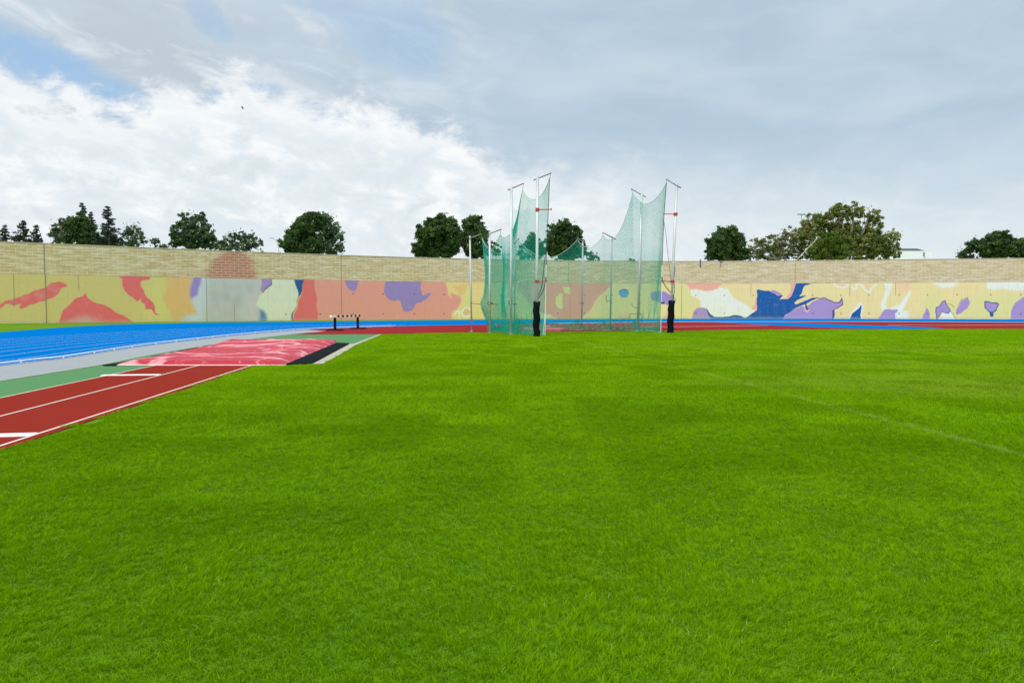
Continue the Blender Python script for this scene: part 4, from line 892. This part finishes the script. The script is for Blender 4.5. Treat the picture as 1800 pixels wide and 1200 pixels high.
for i in range(NU):
    for j in range(NV):
        x, y = P[i, j, 0], P[i, j, 1]
        wx_ = mnoise.noise((x * .5, y * .35, 5.0)) * .9; wy_2 = mnoise.noise((x * .4, y * .3, 9.0)) * 1.3
        r1 = 1 - abs(mnoise.noise((x * .45 + .25 * y + wx_, y * .62 - x * .22 + wy_2, 1.5))) * 2.6
        r2 = 1 - abs(mnoise.noise((x * .8 - .35 * y + wx_ * 1.5, y * 1.15 + x * .45 + wy_2, 7.5))) * 2.8
        H[i, j] = .11 * max(0, r1) ** 3 + .07 * max(0, r2) ** 3 + .03 * mnoise.noise((x * .5, y * .3, 3))
edge_d = np.minimum(np.minimum(uu, 1 - uu) * 4.6, np.minimum(vv, 1 - vv) * 12.5)
envl = np.clip(edge_d / .5, 0, 1)
Z = .035 + H * .30 * (.25 + .75 * envl) + .09 * np.clip(edge_d / .35, 0, 1) + .10 * np.clip((vv - .75) / .25, 0, 1)
ring_e = edge_d <= 1e-9; Z[ring_e] = .012 + .02 * H[ring_e]
P[..., 2] = np.maximum(Z, .02)
P[..., 0] += .05 * np.sin(vv * 37) * (uu < .01); P[..., 1] += .05 * np.sin(uu * 21) * (vv > .99)
idx = np.arange(NU * NV).reshape(NU, NV)
me = np_mesh('cover', P.reshape(-1, 3), np.stack([idx[:-1, :-1], idx[1:, :-1], idx[1:, 1:], idx[:-1, 1:]], -1).reshape(-1, 4), 4)
tarp = thing('pit_tarp', tuple(np.mean(cn, 0)), 'wrinkled shiny red and white tarp spread over the sand pit', 'tarp')
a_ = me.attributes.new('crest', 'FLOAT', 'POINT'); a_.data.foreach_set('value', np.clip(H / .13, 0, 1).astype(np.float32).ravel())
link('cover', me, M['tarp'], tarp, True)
mb = MB()
for e in ([P[i, 0] for i in range(NU)], [P[NU - 1, j] for j in range(NV)]): mb.tube([Vector(q) + Vector((0, 0, .004)) for q in e], .014, 6)
mb.build('hem', M['rope_white'], tarp, True)
mbp = [g(*p) for p in [(503, 643.0), (547, 641.4), (614, 605.2), (592.5, 604.2)]]
mb = MB(); mb.add([(p.x, p.y, .014) for p in mbp] + [(p.x, p.y, .06) for p in mbp], [(4, 5, 6, 7), (0, 1, 5, 4), (1, 2, 6, 5), (2, 3, 7, 6), (3, 0, 4, 7)])
props(mb.build('rubber_mat', M['mat_black']), 'long black rubber mat strip along the right side of the red tarp', 'mat')
mbp = [g(*p) for p in [(180, 643.6), (204, 643.6), (398, 603.6), (390, 603.6), (300, 621), (240, 634)]]
mb = MB(); mb.add([(p.x, p.y, .013) for p in mbp] + [(p.x, p.y, .035) for p in mbp], [tuple(range(6, 12))] + [(k, (k + 1) % 6, (k + 1) % 6 + 6, k + 6) for k in range(6)])
props(mb.build('edge_mat', M['mat_black']), 'thin dark rubber strip along the left side of the red tarp', 'mat')

# aluminium kerb rail on the inside of the track
kr = [p for p in INNs if p.x < -8 and 3 < p.y < 62]
off = []
for i, p in enumerate(kr):
    d = (kr[min(i + 1, len(kr) - 1)] - kr[max(i - 1, 0)]).normalized(); off.append(p + Vector((-d.y, d.x)) * .06)
rail = thing('kerb_rail', (off[0].x, off[0].y, 0), 'low white metal kerb rail along the inner edge of the blue track', 'rail')
mb = MB(); mb.tube([(p.x, p.y, .080) for p in off], .019, 8); mb.build('rail', M['white'], rail, True)
acc = 0
for i in range(1, len(off)):
    acc += (off[i] - off[i - 1]).length
    if acc > 1.8:
        acc = 0; mb = MB(); mb.box((off[i].x, off[i].y, .045), (.03, .03, .06)); mb.build('foot', M['white'], rail)

# ------------------------------------------------------------------ grass (stuff): patches of blades set on a grid of the lawn
FIELD = [ext(RW[3][0], RW[3][1], -2)] + [RW[3][1]] + [g(*p) for p in [(455, 643), (568, 640.6), (604, 621), (626, 608), (674, 588.2)]] + FARg[1:] + [Vector((80, 40, 0)), Vector((60, -2, 0))]
FP = [(p.x, p.y) for p in FIELD]
def patch(n, size, hgt, wid, lean, seed):
    r = np.random.default_rng(seed); x, y = r.uniform(-size / 2, size / 2, (2, n)) + (r.uniform(-1, 1, (2, n)) + r.uniform(-1, 1, (2, n))) * .10 * size
    cl_ = np.zeros(n)
    for cells_, am in ((5, .35), (13, .6), (31, 1.0), (53, 1.0)):                # tiling value noise: tufts of a few sizes
        gr = r.normal(0, 1, (cells_, cells_)); fx, fy = (x / size + .5) * cells_, (y / size + .5) * cells_
        i, j = np.floor(fx).astype(int), np.floor(fy).astype(int); u, v = fx - i, fy - j; u, v = u * u * (3 - 2 * u), v * v * (3 - 2 * v)
        q = lambda a, b: gr[(i + a) % cells_, (j + b) % cells_]
        cl_ += am * ((q(0, 0) * (1 - u) + q(1, 0) * u) * (1 - v) + (q(0, 1) * (1 - u) + q(1, 1) * u) * v)
    h = hgt * np.clip(.80 + .48 * cl_, .22, 1.7) * r.uniform(.55, 1.3, n)
    a = r.uniform(0, 6.283, n); la = r.normal(.6 + seed, 1.3, n); ln = lean * r.uniform(.2, 1.5, n)
    wx, wy_ = np.cos(a) * wid * r.uniform(.7, 1.3, n) / 2, np.sin(a) * wid * r.uniform(.7, 1.3, n) / 2
    lx, ly = np.cos(la) * ln * h, np.sin(la) * ln * h; z0 = np.full(n, -.003)
    P = np.stack([np.stack([x - wx, y - wy_, z0], -1), np.stack([x + wx, y + wy_, z0], -1), np.stack([x + lx * .35 + wx * .85, y + ly * .35 + wy_ * .85, h * .6], -1), np.stack([x + lx * .35 - wx * .85, y + ly * .35 - wy_ * .85, h * .6], -1), np.stack([x + lx, y + ly, h * .97], -1)], 1)
    tint = np.clip((.23 if wid < .004 else .40 if wid < .009 else .52) + .30 * np.clip(cl_, -1.5, 1.5) + r.normal(0, .30, n), 0, .97); tint[r.uniform(0, 1, n) < .003] = 1.0  # near blades darker, far lighter: view-angle shading put into the tint
    return P.reshape(-1, 3), np.repeat(tint, 5)
SPEC = [(26000, 1.0, .0195, .0027, 1.25)] * 3 + [(9000, 1.0, .024, .0058, 1.15)] * 2 + [(3000, 1.0, .030, .013, 1.0)] * 2 + [(1400, .25, .022, .0032, 1.1), (300, .25, .028, .009, 1.0)]
VV, TT, VA, FQ, FT = [], [], [], [], []; base_i = 0
for k, sp in enumerate(SPEC):
    P, T = patch(*sp, k + 1); n = len(P) // 5; b0 = base_i + np.arange(n)[:, None] * 5
    FQ.append(b0 + np.array([[0, 1, 2, 3]])); FT.append(b0 + np.array([[3, 2, 4]])); VV.append(P); TT.append(T); VA.append(np.full(len(P), k)); base_i += len(P)
pts, rot, pick, scl = [], [], [], []
def inside_all(x, y, h):
    return all(inpoly(np.array([x + a]), np.array([y + c_]), FP)[0] for a in (-h, h) for c_ in (-h, h))
cells = []
gx, gy = np.meshgrid(np.arange(-14, 52, 1.0) + .5, np.arange(0, 58, 1.0) + .5, indexing='ij')
vis = np.abs(gx) < gy * .72 + 5; gx, gy = gx[vis], gy[vis]
cor = sum(inpoly(gx + a, gy + c_, FP).astype(int) for a in (-.62, 0, .62) for c_ in (-.62, 0, .62))
for x, y, c_ in zip(gx, gy, cor):
    dd = math.hypot(x, y); dd += random.uniform(-.12, .12) * dd
    if c_ == 9:
        k = random.choice((0, 1, 2)) if dd < 11 else random.choice((3, 4)) if dd < 26 else random.choice((5, 6))
        pts.append((x, y, 0)); rot.append(random.randrange(4) * math.pi / 2); pick.append(k); scl.append(random.uniform(.9, 1.15))
    elif c_ > 0:
        for i in range(4):
            for j in range(4):
                xx, yy = x - .375 + .25 * i, y - .375 + .25 * j
                e = .015 + .05 * math.sin(xx * 5 + yy * 3) + .03 * math.sin(xx * 17 - yy * 11)
                if inside_all(xx, yy, max(e, 0)): pts.append((xx, yy, 0)); rot.append(random.randrange(4) * math.pi / 2); pick.append(7 if dd < 18 else 8); scl.append(random.uniform(.85, 1.2))
NP_ = len(pts)
V = np.concatenate(VV + [np.array(pts)]).astype(np.float32)
Q, T3 = np.concatenate(FQ), np.concatenate(FT)
me = bpy.data.meshes.new('grass'); me.vertices.add(len(V)); me.vertices.foreach_set('co', V.ravel())
lp = np.concatenate([Q.ravel(), T3.ravel()]).astype(np.int32); me.loops.add(len(lp)); me.loops.foreach_set('vertex_index', lp)
st_ = np.concatenate([np.arange(len(Q)) * 4, Q.size + np.arange(len(T3)) * 3]).astype(np.int32); me.polygons.add(len(st_)); me.polygons.foreach_set('loop_start', st_)
me.update(calc_edges=True)
def fattr(n, vals):
    a = me.attributes.new(n, 'FLOAT', 'POINT'); a.data.foreach_set('value', np.asarray(vals, np.float32))
z_ = np.zeros(NP_)
fattr('tint', np.concatenate(TT + [z_])); fattr('variant', np.concatenate(VA + [z_ - 1])); nb = len(V) - NP_
fattr('pick', np.concatenate([np.full(nb, -5.0), np.array(pick, float)])); fattr('turn', np.concatenate([np.zeros(nb), rot])); fattr('size', np.concatenate([np.ones(nb), scl]))
grass = link('grass', me, M['blade']); props(grass, 'short bright green lawn grass covering the infield', 'grass', kind='stuff')
ng = bpy.data.node_groups.new('lawn_patches', 'GeometryNodeTree')
ng.interface.new_socket('Geometry', in_out='INPUT', socket_type='NodeSocketGeometry'); ng.interface.new_socket('Geometry', in_out='OUTPUT', socket_type='NodeSocketGeometry')
gi_ = ng.nodes.new('NodeGroupInput'); go_ = ng.nodes.new('NodeGroupOutput'); jn = ng.nodes.new('GeometryNodeJoinGeometry')
def named(n):
    a = ng.nodes.new('GeometryNodeInputNamedAttribute'); a.data_type = 'FLOAT'; a.inputs[0].default_value = n; return a.outputs[0]
def near(sock, v):
    c1 = ng.nodes.new('FunctionNodeCompare'); c1.data_type = 'FLOAT'; c1.operation = 'EQUAL'; ng.links.new(sock, c1.inputs[0]); c1.inputs[1].default_value = v; c1.inputs['Epsilon'].default_value = .25; return c1.outputs[0]
def separate(v):
    s_ = ng.nodes.new('GeometryNodeSeparateGeometry'); s_.domain = 'POINT'; ng.links.new(gi_.outputs[0], s_.inputs[0]); ng.links.new(near(named('variant'), v), s_.inputs[1]); return s_.outputs[0]
points = separate(-1)
cx_ = ng.nodes.new('ShaderNodeCombineXYZ'); ng.links.new(named('turn'), cx_.inputs[2])
for k in range(len(SPEC)):
    io = ng.nodes.new('GeometryNodeInstanceOnPoints'); ng.links.new(points, io.inputs['Points']); ng.links.new(near(named('pick'), k), io.inputs['Selection'])
    ng.links.new(separate(k), io.inputs['Instance']); ng.links.new(cx_.outputs[0], io.inputs['Rotation'])
    c3 = ng.nodes.new('ShaderNodeCombineXYZ'); c3.inputs[0].default_value = 1; c3.inputs[1].default_value = 1; ng.links.new(named('size'), c3.inputs[2]); ng.links.new(c3.outputs[0], io.inputs['Scale'])
    ng.links.new(io.outputs[0], jn.inputs[0])
ng.links.new(jn.outputs[0], go_.inputs[0])
md = grass.modifiers.new('lawn_patches', 'NODES'); md.node_group = ng
print('grass patches', NP_)
